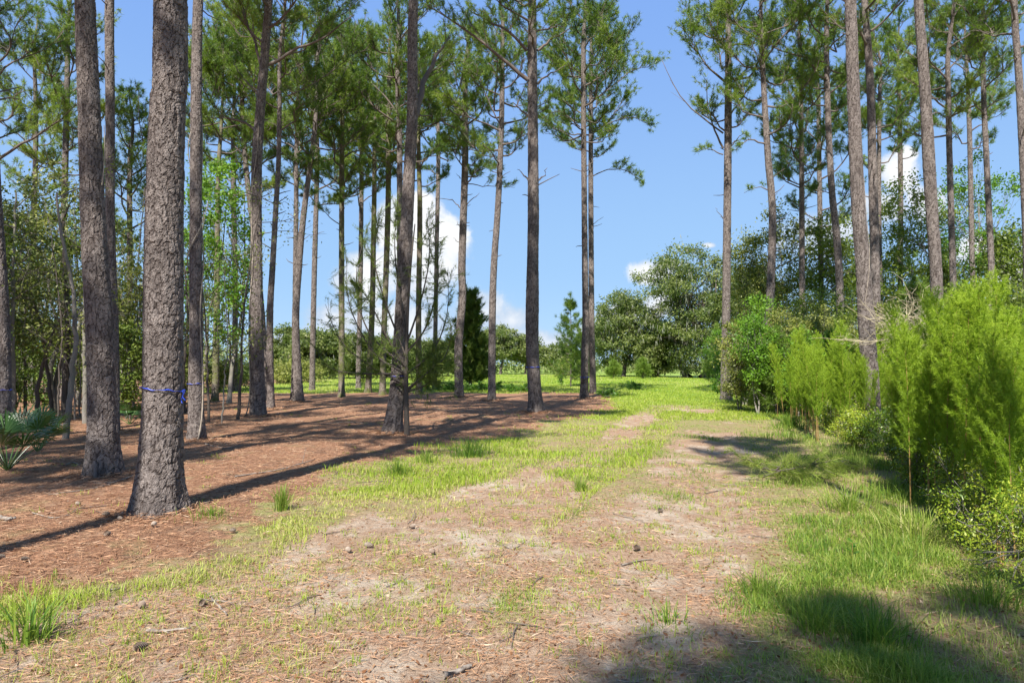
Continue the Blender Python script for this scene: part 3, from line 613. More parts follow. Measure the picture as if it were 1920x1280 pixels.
# far live oaks round the field: photo x, distance, crown half width (px), crown top y, skirt height, label
OAKS = [(1300, 84, 100, 462, .8, 'great spreading live oak at the right end of the field', 900),
        (1405, 74, 70, 500, .6, 'live oak behind the lone pine at the track end', 200),
        (1168, 92, 62, 548, .8, 'rounded live oak right of the close pair of pines', 500),
        (1232, 88, 42, 600, .3, 'low live oak filling the gap between the two larger oaks', 200),
        (1052, 118, 42, 645, 1, 'small pale live oak between the ribboned pines', 220),
        (985, 120, 38, 628, 2.2, 'pale mossy live oak left of the straight ribboned pine', 300),
        (938, 116, 34, 612, 2.6, 'pale mossy live oak behind the slim curving pine', 300),
        (905, 124, 30, 640, 1.5, 'pale live oak right of the dark cedar', 160),
        (600, 78, 52, 618, .4, 'rounded live oak left of the lone straight pine', 150),
        (668, 82, 48, 625, .4, 'rounded live oak right of the lone straight pine', 150),
        (735, 84, 50, 632, .4, 'low live oak behind the leaning dark pine', 150),
        (545, 95, 36, 612, .6, 'live oak seen between the slender pine and the curved pine', 100),
        (820, 96, 44, 640, .6, 'live oak left of the dark conical cedar', 150)]
for i, (x, Y, hw, yt, z0, lab, ms) in enumerate(OAKS):
    Hh = at(x, yt, Y)[2]; rx = hw*Y/F
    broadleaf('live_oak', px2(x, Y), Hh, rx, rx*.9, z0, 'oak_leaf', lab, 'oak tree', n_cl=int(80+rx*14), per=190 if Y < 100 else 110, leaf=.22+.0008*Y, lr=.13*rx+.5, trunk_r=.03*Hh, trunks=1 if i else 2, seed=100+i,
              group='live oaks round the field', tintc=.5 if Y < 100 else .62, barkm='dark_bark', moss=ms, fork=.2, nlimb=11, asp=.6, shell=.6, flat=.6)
# hardwoods of the right thicket
HW = [(1560, 37, 60, 400, 2.5, 'mid_leaf', 'leafy hardwood behind the sunlit curved pine', .45),
      (1470, 40, 60, 380, 2.5, 'olive_leaf', 'pale leafed hardwood behind the kinked pine', .55),
      (1405, 42, 38, 430, 2.0, 'olive_leaf', 'young hardwood directly right of the lone pine', .6),
      (1715, 36, 72, 330, 2.2, 'mid_leaf', 'spreading hardwood behind the leaning light barked pine', .5),
      (1830, 38, 75, 270, 2.5, 'bright_leaf', 'tall airy hardwood between the two dark thin pines', .35),
      (1900, 30, 60, 420, 1.5, 'mid_leaf', 'hardwood at the right edge behind the dogfennel', .4),
      (1640, 42, 60, 420, 2.0, 'mid_leaf', 'dark hardwood behind the big light pine', .25),
      (1760, 30, 50, 480, 1.0, 'mid_leaf', 'low hardwood between the light pines above the young pines', .4)]
for i, (x, Y, hw, yt, z0, lm, lab, tc_) in enumerate(HW):
    rx = hw*Y/F
    broadleaf('hardwood_tree', px2(x, Y), at(x, yt, Y)[2], rx, rx, z0, lm, lab, 'tree', n_cl=84, per=110, leaf=.15, lr=.62, trunk_r=.12, seed=200+i, group='hardwoods of the right thicket', tintc=min(.75, tc_+.2), nlimb=9, asp=.6, shell=.5, tv=.2)
# understorey of the right thicket
US = [(1395, 27, 30, 560, .3, 'olive_leaf', 'yellow green sapling right beside the lone pine', .75, 34), (1440, 25, 34, 575, .2, 'bright_leaf', 'bright leafed sapling below the kinked pine', .5, 30),
      (1500, 26, 38, 590, .2, 'mid_leaf', 'dark bush below the thin dark pine', .45, 36), (1545, 24, 40, 600, .2, 'olive_leaf', 'olive bush below the sunlit curved pine', .5, 36),
      (1600, 24, 36, 570, .2, 'mid_leaf', 'bush directly left of the big light pine', .35, 36), (1690, 22, 46, 600, .2, 'olive_leaf', 'olive bush under the bare twiggy branches', .6, 36),
      (1820, 20, 50, 560, .2, 'mid_leaf', 'dark green bush behind the tallest dogfennel', .45, 40), (1890, 19, 50, 530, .2, 'mid_leaf', 'dark green bush at the right edge above the dogfennel', .5, 40),
      (1350, 48, 24, 640, .2, 'bright_leaf', 'bright green bush left of the lone pine', .35, 30), (1420, 34, 34, 590, .2, 'mid_leaf', 'dense green bush behind the yellow green sapling', .6, 40),
      (1620, 30, 50, 540, .2, 'mid_leaf', 'dense bush behind the big light pine', .5, 40), (1530, 31, 50, 560, .2, 'mid_leaf', 'dense bush behind the thin dark pine', .5, 40),
      (1745, 26, 50, 560, .2, 'mid_leaf', 'dense bush behind the leaning light pine', .5, 40)]
for i, (x, Y, hw, yt, z0, lm, lab, tc_, ncl) in enumerate(US):
    rx = hw*Y/F
    broadleaf('bush', px2(x, Y), at(x, yt-28, Y)[2], rx*1.1, rx*1.1, z0, lm, lab, 'bush', n_cl=int(ncl*1.5), per=100, leaf=.11, lr=.38, trunk_r=.035, trunks=3, seed=300+i, group='bushes of the right thicket', tintc=min(.8, tc_+.2), nlimb=6, asp=.5, shell=.4)
W2 = [(1385, 24, 26, 600, 'olive_leaf', 'pale olive sapling just right of the lone pine'), (1418, 22, 28, 575, 'bright_leaf', 'light green leafy sapling left of the kinked pine'), (1465, 23, 30, 560, 'olive_leaf', 'olive sapling between the kinked pine and the thin dark pine'),
      (1498, 21, 30, 600, 'bright_leaf', 'bright bush in front of the thin dark pine'), (1535, 22, 30, 565, 'olive_leaf', 'sunlit olive sapling left of the sunlit curved pine'), (1562, 20, 26, 610, 'bright_leaf', 'bright bush at the foot of the sunlit curved pine'),
      (1592, 21, 26, 580, 'olive_leaf', 'sunlit sapling touching the left side of the big light pine'), (1665, 18, 34, 560, 'olive_leaf', 'yellow green bush between the two light barked pines'), (1700, 20, 36, 545, 'bright_leaf', 'light green sapling among the bare twigs'),
      (1735, 19, 30, 585, 'olive_leaf', 'yellow green bush left of the leaning light barked pine'), (1785, 20, 34, 545, 'olive_leaf', 'olive bush right of the leaning light barked pine'), (1850, 18, 40, 520, 'olive_leaf', 'olive bush below the second dark thin pine from the edge')]
for i, (x, Y, hw, yt, lm, lab) in enumerate(W2):
    rx = hw*Y/F*1.15
    broadleaf('sapling_bush', px2(x, Y), at(x, yt, Y)[2], rx, rx, .2, lm, lab, 'sapling', n_cl=48, per=95, leaf=.09, lr=.30, trunk_r=.03, trunks=2, seed=800+i, group='sunlit saplings of the right thicket', tintc=.7, nlimb=6, asp=.5, shell=.35)
# left hardwood thicket
LT = [(30, 19, 60, 330, 1.6, 'olive_leaf', 'olive hardwood at the left edge behind the ribboned edge pine', .5), (95, 22, 60, 310, 2.0, 'olive_leaf', 'olive hardwood with pale twigs left of the thick dark pine', .6),
      (235, 21, 55, 420, 1.2, 'olive_leaf', 'olive hardwood showing between the two thickest trunks', .65), (150, 27, 70, 330, 1.5, 'mid_leaf', 'green hardwood behind the thick dark pine', .35),
      (20, 30, 80, 320, 1.5, 'olive_leaf', 'dense hardwood far back at the left edge', .4), (60, 38, 80, 340, 1.0, 'olive_leaf', 'dense hardwood far back among the left pines', .6),
      (330, 36, 50, 380, 1.0, 'olive_leaf', 'hardwood hidden behind the largest trunk', .6), (210, 40, 80, 400, .6, 'mid_leaf', 'hardwood far back right of the thick dark pine', .3),
      (430, 27, 48, 260, 2.2, 'bright_leaf', 'bright green sweetgum right of the vine covered pine', .55), (375, 30, 40, 300, 2.6, 'bright_leaf', 'bright green sweetgum behind the vine covered pine', .5),
      (-60, 17, 60, 360, 1.0, 'mid_leaf', 'hardwood just past the left edge', .4), (-40, 45, 120, 330, .5, 'mid_leaf', 'big hardwood far back past the left edge', .3)]
for i, (x, Y, hw, yt, z0, lm, lab, tc_) in enumerate(LT):
    rx = hw*Y/F
    cat_ = 'sweetgum_tree' if 'sweetgum' in lab else 'hardwood_tree'
    broadleaf(cat_, px2(x, Y), at(x, yt, Y)[2], rx, rx, z0, lm, lab, 'tree', n_cl=42 if 'sweet' not in lab else 44, per=105 if 'sweet' not in lab else 90, leaf=.11 if Y < 25 else .15, lr=.5, trunk_r=.09, trunks=1+(i % 2), seed=400+i,
              group='hardwoods of the left thicket', tintc=tc_, nlimb=9, asp=.6, shell=.3, tv=.2, barkm='hard_bark')
LB = [(20, 21, 44, 590, 'mid_leaf', 'dark bush behind the palmetto at the left edge', .3), (75, 24, 40, 600, 'cedar', 'dark evergreen bush between the edge pine and pale sapling', .5), (150, 25, 40, 620, 'olive_leaf', 'olive bush behind the thick dark pine', .5),
      (240, 20, 34, 600, 'cedar', 'yellowish cedar bush between the two thickest trunks', .9), (345, 27, 30, 640, 'olive_leaf', 'bush right of the largest trunk', .6), (410, 40, 40, 660, 'olive_leaf', 'low bush below the sweetgums', .6),
      (445, 44, 40, 668, 'olive_leaf', 'pale bush left of the tall pine with the bare limb', .8), (580, 62, 36, 672, 'olive_leaf', 'rounded yellow green bush on the field edge', .9), (530, 58, 30, 678, 'olive_leaf', 'yellow green bush behind the slender pine', .9),
      (1065, 100, 34, 672, 'olive_leaf', 'yellow brown bush left of the close pair of pines', .9), (40, 33, 70, 560, 'mid_leaf', 'dense dark bush deep in the left thicket', .3), (200, 34, 70, 580, 'mid_leaf', 'dense dark bush deep behind the thick dark pine', .3),
      (320, 40, 60, 600, 'olive_leaf', 'dense bush deep behind the largest trunk', .5)]
for i, (x, Y, hw, yt, lm, lab, tc_) in enumerate(LB):
    rx = hw*Y/F
    broadleaf('bush', px2(x, Y), at(x, yt, Y)[2], rx, rx, .15, lm, lab, 'bush', n_cl=int(26+rx*8), per=100, leaf=.10+.0012*Y, lr=.3+.15*rx, trunk_r=.03, trunks=3, seed=500+i, group='bushes on the left', tintc=tc_, nlimb=6, asp=.45, shell=.4)
# field-end scrub behind everything, reads as one mass
rng = np.random.default_rng(77)
mb = MB()
xs = rng.uniform(-150, 110, 420); ys = rng.uniform(122, 150, 420)+np.abs(xs+10)*.1; hs = rng.uniform(1.5, 4.5, 420)+np.where(xs < -45, 3, 0)+np.where(xs > 40, 5, 0)
for x, y, h in zip(xs, ys, hs):
    n = 110; p = np.array([x, y, h*.5])+rng.normal(size=(n, 3))*np.array([1.5, 1.2, h*.28]); p[:, 2] = np.clip(p[:, 2], .1, None)
    leaves(mb, rng, p, .5, np.full(n, rng.uniform(.35, .95)), .7, .4, .15)
tag(mb.build('scrub', M['oak_leaf']), 'low scrub and marsh bushes beyond the far end of the field', 'scrub', kind='stuff')

# the left thicket runs on past the edge of the view
THK = [o for o in list(C.objects) if o.get('group') == 'hardwoods of the left thicket' and o.name.startswith('hardwood')]
rs = np.random.default_rng(9)
for i in range(16):
    X, Y = -16-i*1.9+rs.normal()*1.2, rs.uniform(14, 40); c = copy_tree(THK[i % len(THK)]); c.location = (X-6, Y, g1(X, Y)); c.rotation_euler = (0, 0, rs.uniform(0, 6.28)); sc = rs.uniform(.8, 1.15); c.scale = (sc, sc, sc)
    if abs(c.location.x) < .82*Y+1.5: c.location.x = -(.82*Y+2.5)
    tag(c, 'hardwood of the left thicket standing past the edge of the view', 'tree', 'hardwoods past the left edge')
# thin saplings with bare pale trunks on the left
def sapling(pts, Y, r, label, mt='hard_bark', tw=6, seed=1, leafm='olive_leaf'):
    rng = np.random.default_rng(seed); P = np.array([at(x, y, Y) for x, y in pts]); P[0, 2] = g1(P[0, 0], Y)-.05; base = P[0].copy(); P = P-base
    root = empty('sapling', base, label, 'sapling', 'bare stemmed saplings of the left thicket')
    path = smooth_path(P, 30); path[1:] += rng.normal(size=(29, 3))*.012; mb = MB(); tube(mb, path, np.linspace(r*1.25, r*.35, 30), 8); mb.build('trunk', M[mt], root, True)
    cm = MB()
    for q in range(tw):
        i = int(rng.integers(12, 29)); d = norm(rng.normal(size=3)*np.array([1, 1, .3])+np.array([0, 0, .6])); l = rng.uniform(.6, 1.8)
        p2 = smooth_path([path[i], path[i]+d*l*.5+rng.normal(size=3)*.1, path[i]+d*l], 6); lb = MB(); tube(lb, p2, np.linspace(r*.3, .004, 6), 4)
        for z in range(5): tube(lb, [p2[z+1], p2[z+1]+norm(rng.normal(size=3)+d)*l*.35], [.006, .003], 3, .5, False)
        lb.build('limb', M[mt], root, True)
        leaves(cm, rng, p2[rng.integers(2, 6, 60)]+rng.normal(size=(60, 3))*.22, .08, .6, .5)
    cm.build('crown', M[leafm], root)
sapling([(122, 826), (132, 740), (141, 640), (136, 540), (112, 420), (106, 360)], 14.6, .055, 'pale leaning sapling trunk between the palmetto and the thick dark pine', seed=1)
sapling([(160, 790), (160, 700), (158, 600), (164, 480), (158, 380)], 18, .06, 'grey sapling touching the left side of the thick dark pine', seed=2)
sapling([(25, 800), (24, 700), (24, 600), (26, 480), (30, 360)], 18, .06, 'straight grey sapling right of the edge pine', seed=3)
sapling([(124, 782), (124, 700), (128, 620), (122, 520), (118, 400)], 21, .11, 'thick dark stem behind the pale leaning sapling', 'dark_bark', 4, 4)
sapling([(70, 790), (72, 720), (92, 650), (110, 600), (150, 560)], 19, .05, 'dark curved sapling arching to the right behind the palmetto', 'dark_bark', 8, 5)
sapling([(98, 780), (90, 700), (78, 620), (60, 560), (20, 540)], 20, .05, 'dark curved sapling arching to the left behind the palmetto', 'dark_bark', 8, 6)
sapling([(345, 790), (344, 700), (352, 600), (346, 500)], 22, .06, 'dark sapling squeezed between the largest trunk and the vine covered pine', 'dark_bark', 6, 7)
sapling([(430, 752), (432, 650), (428, 550), (436, 450)], 32, .05, 'thin sapling under the sweetgum', 'hard_bark', 6, 8, 'bright_leaf')

rs = np.random.default_rng(321)
SPOTS = [(-20, 'at the left edge'), (12, 'behind the edge pine'), (48, 'right of the edge pine'), (62, 'left of the dark curved saplings'), (88, 'between the dark curved saplings'), (108, 'left of the pale leaning sapling'), (140, 'right of the pale leaning sapling'), (150, 'left of the thick dark pine'), (228, 'right of the thick dark pine'),
         (238, 'midway between the two thickest trunks'), (250, 'left of the largest pine'), (350, 'right of the largest pine'), (392, 'right of the vine covered pine'), (416, 'under the left sweetgum'), (446, 'left of the tall pine with the bare limb')]
for i, (x, wh) in enumerate(SPOTS):
    Y = rs.uniform(17, 28); yb = 684+2048/Y; l1, l2 = rs.normal()*14, rs.normal()*24; top = rs.uniform(330, 520)
    sapling([(x, yb), (x+l1*.5, yb-90), (x+l1, (yb+top)/2), (x+l1+l2, top)], Y, rs.uniform(.02, .045), 'thin twiggy stem standing '+wh, rs.choice(['hard_bark', 'dark_bark']), 11, 40+i)
# small conifers
def young_pine(x, Y, yt, rw, label, seed, mt='needle_bright', tintc=.5, dens=1.):
    rng = np.random.default_rng(seed); X = at(x, 690, Y)[0]; base = np.array([X, Y, g1(X, Y)]); H = at(x, yt, Y)[2]; rx = rw*Y/F
    root = empty('young_pine', base, label, 'young pine', 'young pines'); mb = MB()
    tube(mb, smooth_path([[0, 0, -.05], [.04, 0, H*.5], [0, .05, H]], 12), np.linspace(.06, .01, 12), 7); mb.build('trunk', M['limb_bark'], root, True)
    lb = MB(); cen, dr = [], []
    for i in range(int(34*dens)):
        t = rng.uniform(.08, .97); a = i*2.4; L = rx*(1-t)**.7*rng.uniform(.7, 1.15)+.15; hd = np.array([math.cos(a), math.sin(a), 0])
        o = np.array([0, 0, H*t*.95]); e = o+hd*L+np.array([0, 0, L*.55]); m_ = o+hd*L*.55+np.array([0, 0, L*.15])
        p = smooth_path([o, m_, e], 6); tube(lb, p, np.linspace(.018, .005, 6), 4)
        for q in range(int(5+L*5)):
            j = int(rng.integers(2, 6)); cen.append(p[j]+rng.normal(size=3)*.13*L); dr.append(norm(hd*.6+rng.normal(size=3)*.5+np.array([0, 0, .8])))
    for q in range(6): cen.append(np.array([0, 0, H])+rng.normal(size=3)*.08); dr.append(np.array([0, 0, 1.]))
    lb.build('branches', M['limb_bark'], root, True); cm = MB(); cen = np.array(cen)
    s = max(1, Y/30)
    needles(cm, rng, cen, np.array(dr), 26, .22*s**.5, .010*s+.004, .8, tintc+rng.normal(size=len(cen))*.12, .3); cm.build('crown', M[mt], root)
YP = [(1455, 22, 620, 30, 'young pine with bright tufts below the kinked pine'), (1510, 21, 625, 34, 'young pine with bright tufts below the thin dark pine'), (1570, 20, 610, 40, 'young pine left of the big light pine'),
      (1715, 19, 490, 44, 'tall bright young pine between the two light barked pines'), (1680, 18, 600, 44, 'low young pine right of the big light pine'), (1800, 22, 540, 46, 'young pine behind the tallest dogfennel'),
      (1345, 50, 610, 26, 'young pine left of the lone pine at the track end'), (1420, 23, 640, 30, 'low young pine right of the lone pine'), (1205, 80, 672, 16, 'small young pine before the oaks'), (1150, 82, 676, 14, 'tiny young pine before the rounded oak')]
for i, (x, Y, yt, rw, lab) in enumerate(YP): young_pine(x, Y, yt, rw, lab, 600+i, tintc=.6, dens=1.5)
young_pine(1070, 50, 552, 36, 'dark young pine left of the close pair of pines', 650, 'needle', .35, 2.4)
young_pine(1092, 54, 600, 26, 'lower dark young pine hugging the close pair of pines', 651, 'needle', .5, 2.0)

def cedar(x, Y, yt, rw, label, seed):
    rng = np.random.default_rng(seed); X = at(x, 690, Y)[0]; base = np.array([X, Y, g1(X, Y)]); H = at(x, yt, Y)[2]; rx = rw*Y/F
    root = empty('cedar_tree', base, label, 'cedar tree'); mb = MB()
    tube(mb, [[0, 0, -.1], [.03, 0, H*.5], [0, 0, H*.98]], [.13, .07, .01], 7); mb.build('trunk', M['dark_bark'], root, True)
    cen, dr = [], []; lb = MB()
    for i in range(120):
        t = .04+.93*((i+rng.random())/120)**1.15; a = i*2.4+rng.normal()*.3; L = rx*(1-t)**.62*rng.uniform(.6, 1.25)+.12; o = np.array([0, 0, t*H*.96]); hd = np.array([math.cos(a), math.sin(a), 0]); e = o+hd*L+np.array([0, 0, L*rng.uniform(.3, .9)])
        tube(lb, [o, (o+e)/2+[0, 0, -.05*L], e], [.02, .012, .005], 3, .5, False)
        for q in range(int(6+L*9)):
            f = rng.uniform(.3, 1); cen.append(o+(e-o)*f+rng.normal(size=3)*.13); dr.append(norm(hd*.6+np.array([0, 0, 1.])+rng.normal(size=3)*.3))
    lb.build('branches', M['dark_bark'], root, True); cen = np.array(cen); cm = MB()
    needles(cm, rng, cen, np.array(dr), 22, .36, .05, 1.4, .72+rng.normal(size=len(cen))*.2, .25, .2); cm.build('crown', M['cedar'], root)
cedar(882, 46, 535, 38, 'dark conical cedar behind the stubbed pine', 700)

# feathery sapling beside the leaning pine
def feathery():
    rng = np.random.default_rng(81); Y = 15.2; b = at(763, 808, Y); b[2] = g1(b[0], Y); root = empty('feathery_sapling', b, 'sparse feathery cedar sapling with long arching stems beside the leaning dark pine', 'sapling')
    q = lambda x, y, d=0: at(x, y, Y+d)-b
    mb = MB(); tp = smooth_path([q(763, 812), q(762, 760), q(762, 700), q(764, 600), q(770, 500), q(778, 420)], 24); tp[0] = [0, 0, -.05]
    tube(mb, tp, np.linspace(.065, .012, 24), 8); mb.build('trunk', M['dark_bark'], root, True)
    arms = [[(760, 700), (700, 660), (655, 570), (650, 480)], [(762, 690), (690, 620), (668, 520), (690, 420)], [(762, 670), (720, 560), (700, 470), (716, 390)], [(764, 660), (800, 610), (822, 520), (812, 430)],
            [(763, 700), (810, 660), (838, 590), (840, 500)], [(764, 640), (790, 560), (805, 480), (800, 400)], [(762, 720), (700, 690), (640, 640), (610, 570)], [(762, 690), (730, 640), (690, 560), (660, 530)],
            [(762, 730), (800, 700), (836, 665), (850, 600)], [(762, 735), (800, 720), (815, 700), (820, 670)], [(762, 735), (780, 715), (790, 690), (795, 650)], [(762, 700), (680, 700), (620, 690), (590, 650)], [(764, 640), (745, 520), (740, 450), (745, 380)]]
    cm = MB(); cen, dr = [], []
    for i, a in enumerate(arms):
        dy = rng.uniform(-1, 1.1); p = smooth_path([q(x, y, dy*k/3) for k, (x, y) in enumerate(a)], 16); lb = MB(); tube(lb, p, np.linspace(.026, .004, 16), 5)
        for s in range(30):
            j = int(rng.integers(4, 15)); tg = norm(p[j+1]-p[j]); d = norm(tg+rng.normal(size=3)*.8+np.array([0, 0, .1])); l = rng.uniform(.15, .5)
            tube(lb, [p[j], p[j]+d*l], [.005, .002], 3, .5, False)
            for z in range(5): cen.append(p[j]+d*l*(.25+.18*z)+rng.normal(size=3)*.03); dr.append(d)
        lb.build('stem', M['dark_bark'], root, True)
    low = q(800, 690); lc = low+rng.normal(size=(230, 3))*np.array([.42, .4, .33]); cen += list(lc); dr += list(norm(rng.normal(size=(230, 3))+np.array([0, 0, .7])))
    cen = np.array(cen); cen[:, 2] = np.maximum(cen[:, 2], .3)
    needles(cm, rng, cen, np.array(dr), 11, .11, .010, 1.3, .5+rng.normal(size=len(cen))*.15, .3); cm.build('crown', M['feather'], root)
feathery()

# bare twiggy bush on the right
def twiggy():
    rng = np.random.default_rng(91); Y = 13.5; X = at(1700, 690, Y)[0]; b = np.array([X, Y, g1(X, Y)]); root = empty('bare_bush', b, 'bleached bare twiggy bush between the two light barked pines', 'dead bush')
    for i in range(15):
        a = rng.uniform(-.2, 3.4); L = rng.uniform(.8, 1.6); d = np.array([math.cos(a)*.85, rng.uniform(-.6, .6), rng.uniform(-.1, .35)]); o = np.array([0, 0, rng.uniform(1.6, 2.6)])
        p = smooth_path([[0, 0, 0], o*.6+rng.normal(size=3)*.07, o, o+d*L*.5+rng.normal(size=3)*.1, o+d*L], 14); lb = MB(); tube(lb, p, np.linspace(.016, .004, 14), 4)
        for q in range(22):
            j = int(rng.integers(7, 13)); dd = norm(d+rng.normal(size=3)*.6); l = rng.uniform(.15, .5); p2 = p[j]+dd*l; tube(lb, [p[j], (p[j]+p2)/2+rng.normal(size=3)*.02, p2], [.005, .004, .002], 3, .5, False)
            for z in range(2): tube(lb, [p2, p2+norm(dd+rng.normal(size=3)*.6)*l*.5], [.003, .0015], 3, .5, False)
        lb.build('branch', M['dead_twig'], root)
twiggy()

# ------------------------------------------------------------------ dogfennel
def fennel_proto(seed, H):
    rng = np.random.default_rng(seed); root = empty('dogfennel', (0, 0, 0), '', 'dogfennel')
    ln = rng.normal(size=2)*.10; path = smooth_path([[0, 0, -.05], [ln[0]*.2, ln[1]*.2, H*.35], [ln[0]*.6, ln[1]*.6, H*.7], [ln[0]*1.6, ln[1]*1.6, H]], 20)
    mb = MB(); tube(mb, path, np.linspace(.009, .002, 20), 5); mb.build('stem', M['fennel_stem'], root, True)
    cm = MB(); cen, dr, ln_ = [], [], []
    n = 70
    for i in range(n):
        t = .26+.73*(i+rng.random())/n; p = np.array([np.interp(t, np.linspace(0, 1, 20), path[:, k]) for k in range(3)]); a = i*2.4+rng.normal()*.3
        L = H*(.05+.125*math.sin(min(1, (1-t)*1.5+.12)*1.6)*min(1, (t-.12)*2.6))*rng.uniform(.7, 1.2)
        el = rng.uniform(.85, 1.28); d = np.array([math.cos(a)*math.cos(el), math.sin(a)*math.cos(el), math.sin(el)])
        e = p+d*L; tube(cm, [p, (p+e)/2, e-[0, 0, L*.08]], [.0025, .002, .001], 3, .3, False)
        k = int(10+L*70)
        s = rng.uniform(.1, 1.0, k); cen.append(p+np.outer(s, e-p)); dd = norm(d+rng.normal(size=(k, 3))*.75); dr.append(dd)
    cen = np.concatenate(cen); dr = np.concatenate(dr)
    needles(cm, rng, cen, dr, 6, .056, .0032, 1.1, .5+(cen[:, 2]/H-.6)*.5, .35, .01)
    cm.build('foliage', M['fennel'], root)
    return root
FP = [fennel_proto(900+i, h) for i, h in enumerate((2.0, 2.15, 2.3, 1.9, 2.1, 1.8))]
rng = np.random.default_rng(5)
def fennel_zone():
    spots = []
    # (count, Y range, offset from the brush edge in metres, label)
    zones = [(150, 5.3, 9.8, .0, 2.9, .99, 'near right stand', 'near stand'), (20, 9.8, 13.5, .9, 3.6, .93, 'stand around the big light pine', 'stand around the big light pine'),
             (66, 14.2, 20, -.1, 2.6, .99, 'sunlit middle stand', 'middle stand'), (30, 20, 29, .0, 3.0, .95, 'far stand beside the lone pine', 'far stand')]
    for n, y0, y1, a, b, sc, lab, grp in zones:
        for i in range(n):
            q = rng.random()**1.25; Y = rng.uniform(y0, y1); X = (float(brush_edge(Y)) if Y > 9.6 else Y*(.565+.15*(1-min(max((Y-5.4)/2.4, 0), 1))))+(a+(b-a)*q)
            row = 'front row' if q < .22 else 'second row' if q < .5 else 'back rows'; h_ = rng.uniform(.74, 1.13); tall = 'tall' if h_ > .96 else 'shorter'
            spots.append((X, Y, sc*h_, '%s feathery dogfennel, %s of the %s' % (tall, row, lab), '%s dogfennel in the %s of the %s' % (tall, row, grp)))
    return spots
first = set()
for i, (X, Y, sc, lab, grp) in enumerate(fennel_zone()):
    k = i % len(FP)
    o = FP[k] if k not in first else copy_tree(FP[k]); first.add(k)
    o.location = (X, Y, g1(X, Y)); o.rotation_euler = (rng.normal()*.04, rng.normal()*.04, rng.uniform(0, 6.28)); o.scale = (sc, sc, sc); tag(o, lab, 'dogfennel', grp)

# low leafy shrubs at the brush edge
SH = [(1600, 845, .95, 'yellow leafed shrub reaching over the grass at the start of the near dogfennel', .75), (1735, 925, .85, 'dark leaved shrub left in the near brush edge', .35), (1800, 985, .95, 'shrub with yellow green tips before the near dogfennel', .5),
      (1880, 1040, .95, 'shrub at the right edge level with the tall brown stems', .55), (1935, 1120, .9, 'leafy shrub in the right corner before the near dogfennel', .6), (1990, 1020, 1.1, 'shrub beyond the right edge', .5), (1700, 880, .8, 'small dark shrub under the near dogfennel', .3),
      (1660, 855, 1.0, 'dark shrub in the shade between the dogfennel stands', .3), (1555, 805, .8, 'small shrub under the middle dogfennel stand', .45)]
for i, (x, y, h, lab, tc_) in enumerate(SH):
    p = gnd(x, y)+np.array([.25, .1])
    broadleaf('shrub', p-np.array([.22, .12]), h*.86, .44, .44, .05, 'shrub_leaf', lab, 'shrub', n_cl=60, per=110, leaf=.027 if p[1] < 8 else .04, lr=.13, trunk_r=.009, trunks=4, seed=1000+i, group='leafy shrubs along the brush edge', tintc=tc_, nlimb=8, asp=.42, shell=.3, tv=.22, fork=.4)

# ------------------------------------------------------------------ palmettos
def palmetto(x, y, Hs, label, seed, nf=11):
    rng = np.random.default_rng(seed); p = gnd(x, y); base = np.array([p[0], p[1], g1(*p)]); root = empty('palmetto', base, label, 'palmetto', 'fan palmettos')
    for i in range(nf):
        a = i*2.4; el = rng.uniform(.55, 1.35); L = Hs*rng.uniform(.55, .8); d = np.array([math.cos(a)*math.cos(el), math.sin(a)*math.cos(el), math.sin(el)])
        e = d*L; fr = MB(); tube(fr, [[0, 0, 0], e*.5+[0, 0, .02], e], [.010, .008, .007], 4, .6)
        side = norm(np.cross(d, [0, 0, 1])); upn = np.cross(side, d); m_ = 24
        for k in range(m_):
            th = (k/(m_-1)-.5)*2.7; ll = Hs*.52*(1-.25*abs(th)/1.3)*rng.uniform(.9, 1.05); dd = norm(d*math.cos(th)+side*math.sin(th)+upn*.12*math.cos(k*3.1)); w_ = .016
            sdv = norm(np.cross(dd, upn)); t1 = e+dd*ll*.55; t2 = e+dd*ll-np.array([0, 0, ll*.16])
            fr.add([e, t1+sdv*w_, t2, t1-sdv*w_], [[0, 1, 2, 3]], np.clip(.5+rng.normal()*.2, 0, 1))
        fr.build('frond', M['palm'], root)
palmetto(14, 885, .95, 'fan palmetto with stiff dark fronds at the left edge', 1, 13)
palmetto(70, 850, .75, 'lower fan palmetto opening right beside the edge pine', 2, 9)
palmetto(243, 800, .6, 'small pale palmetto between the two thickest trunks', 3, 8)

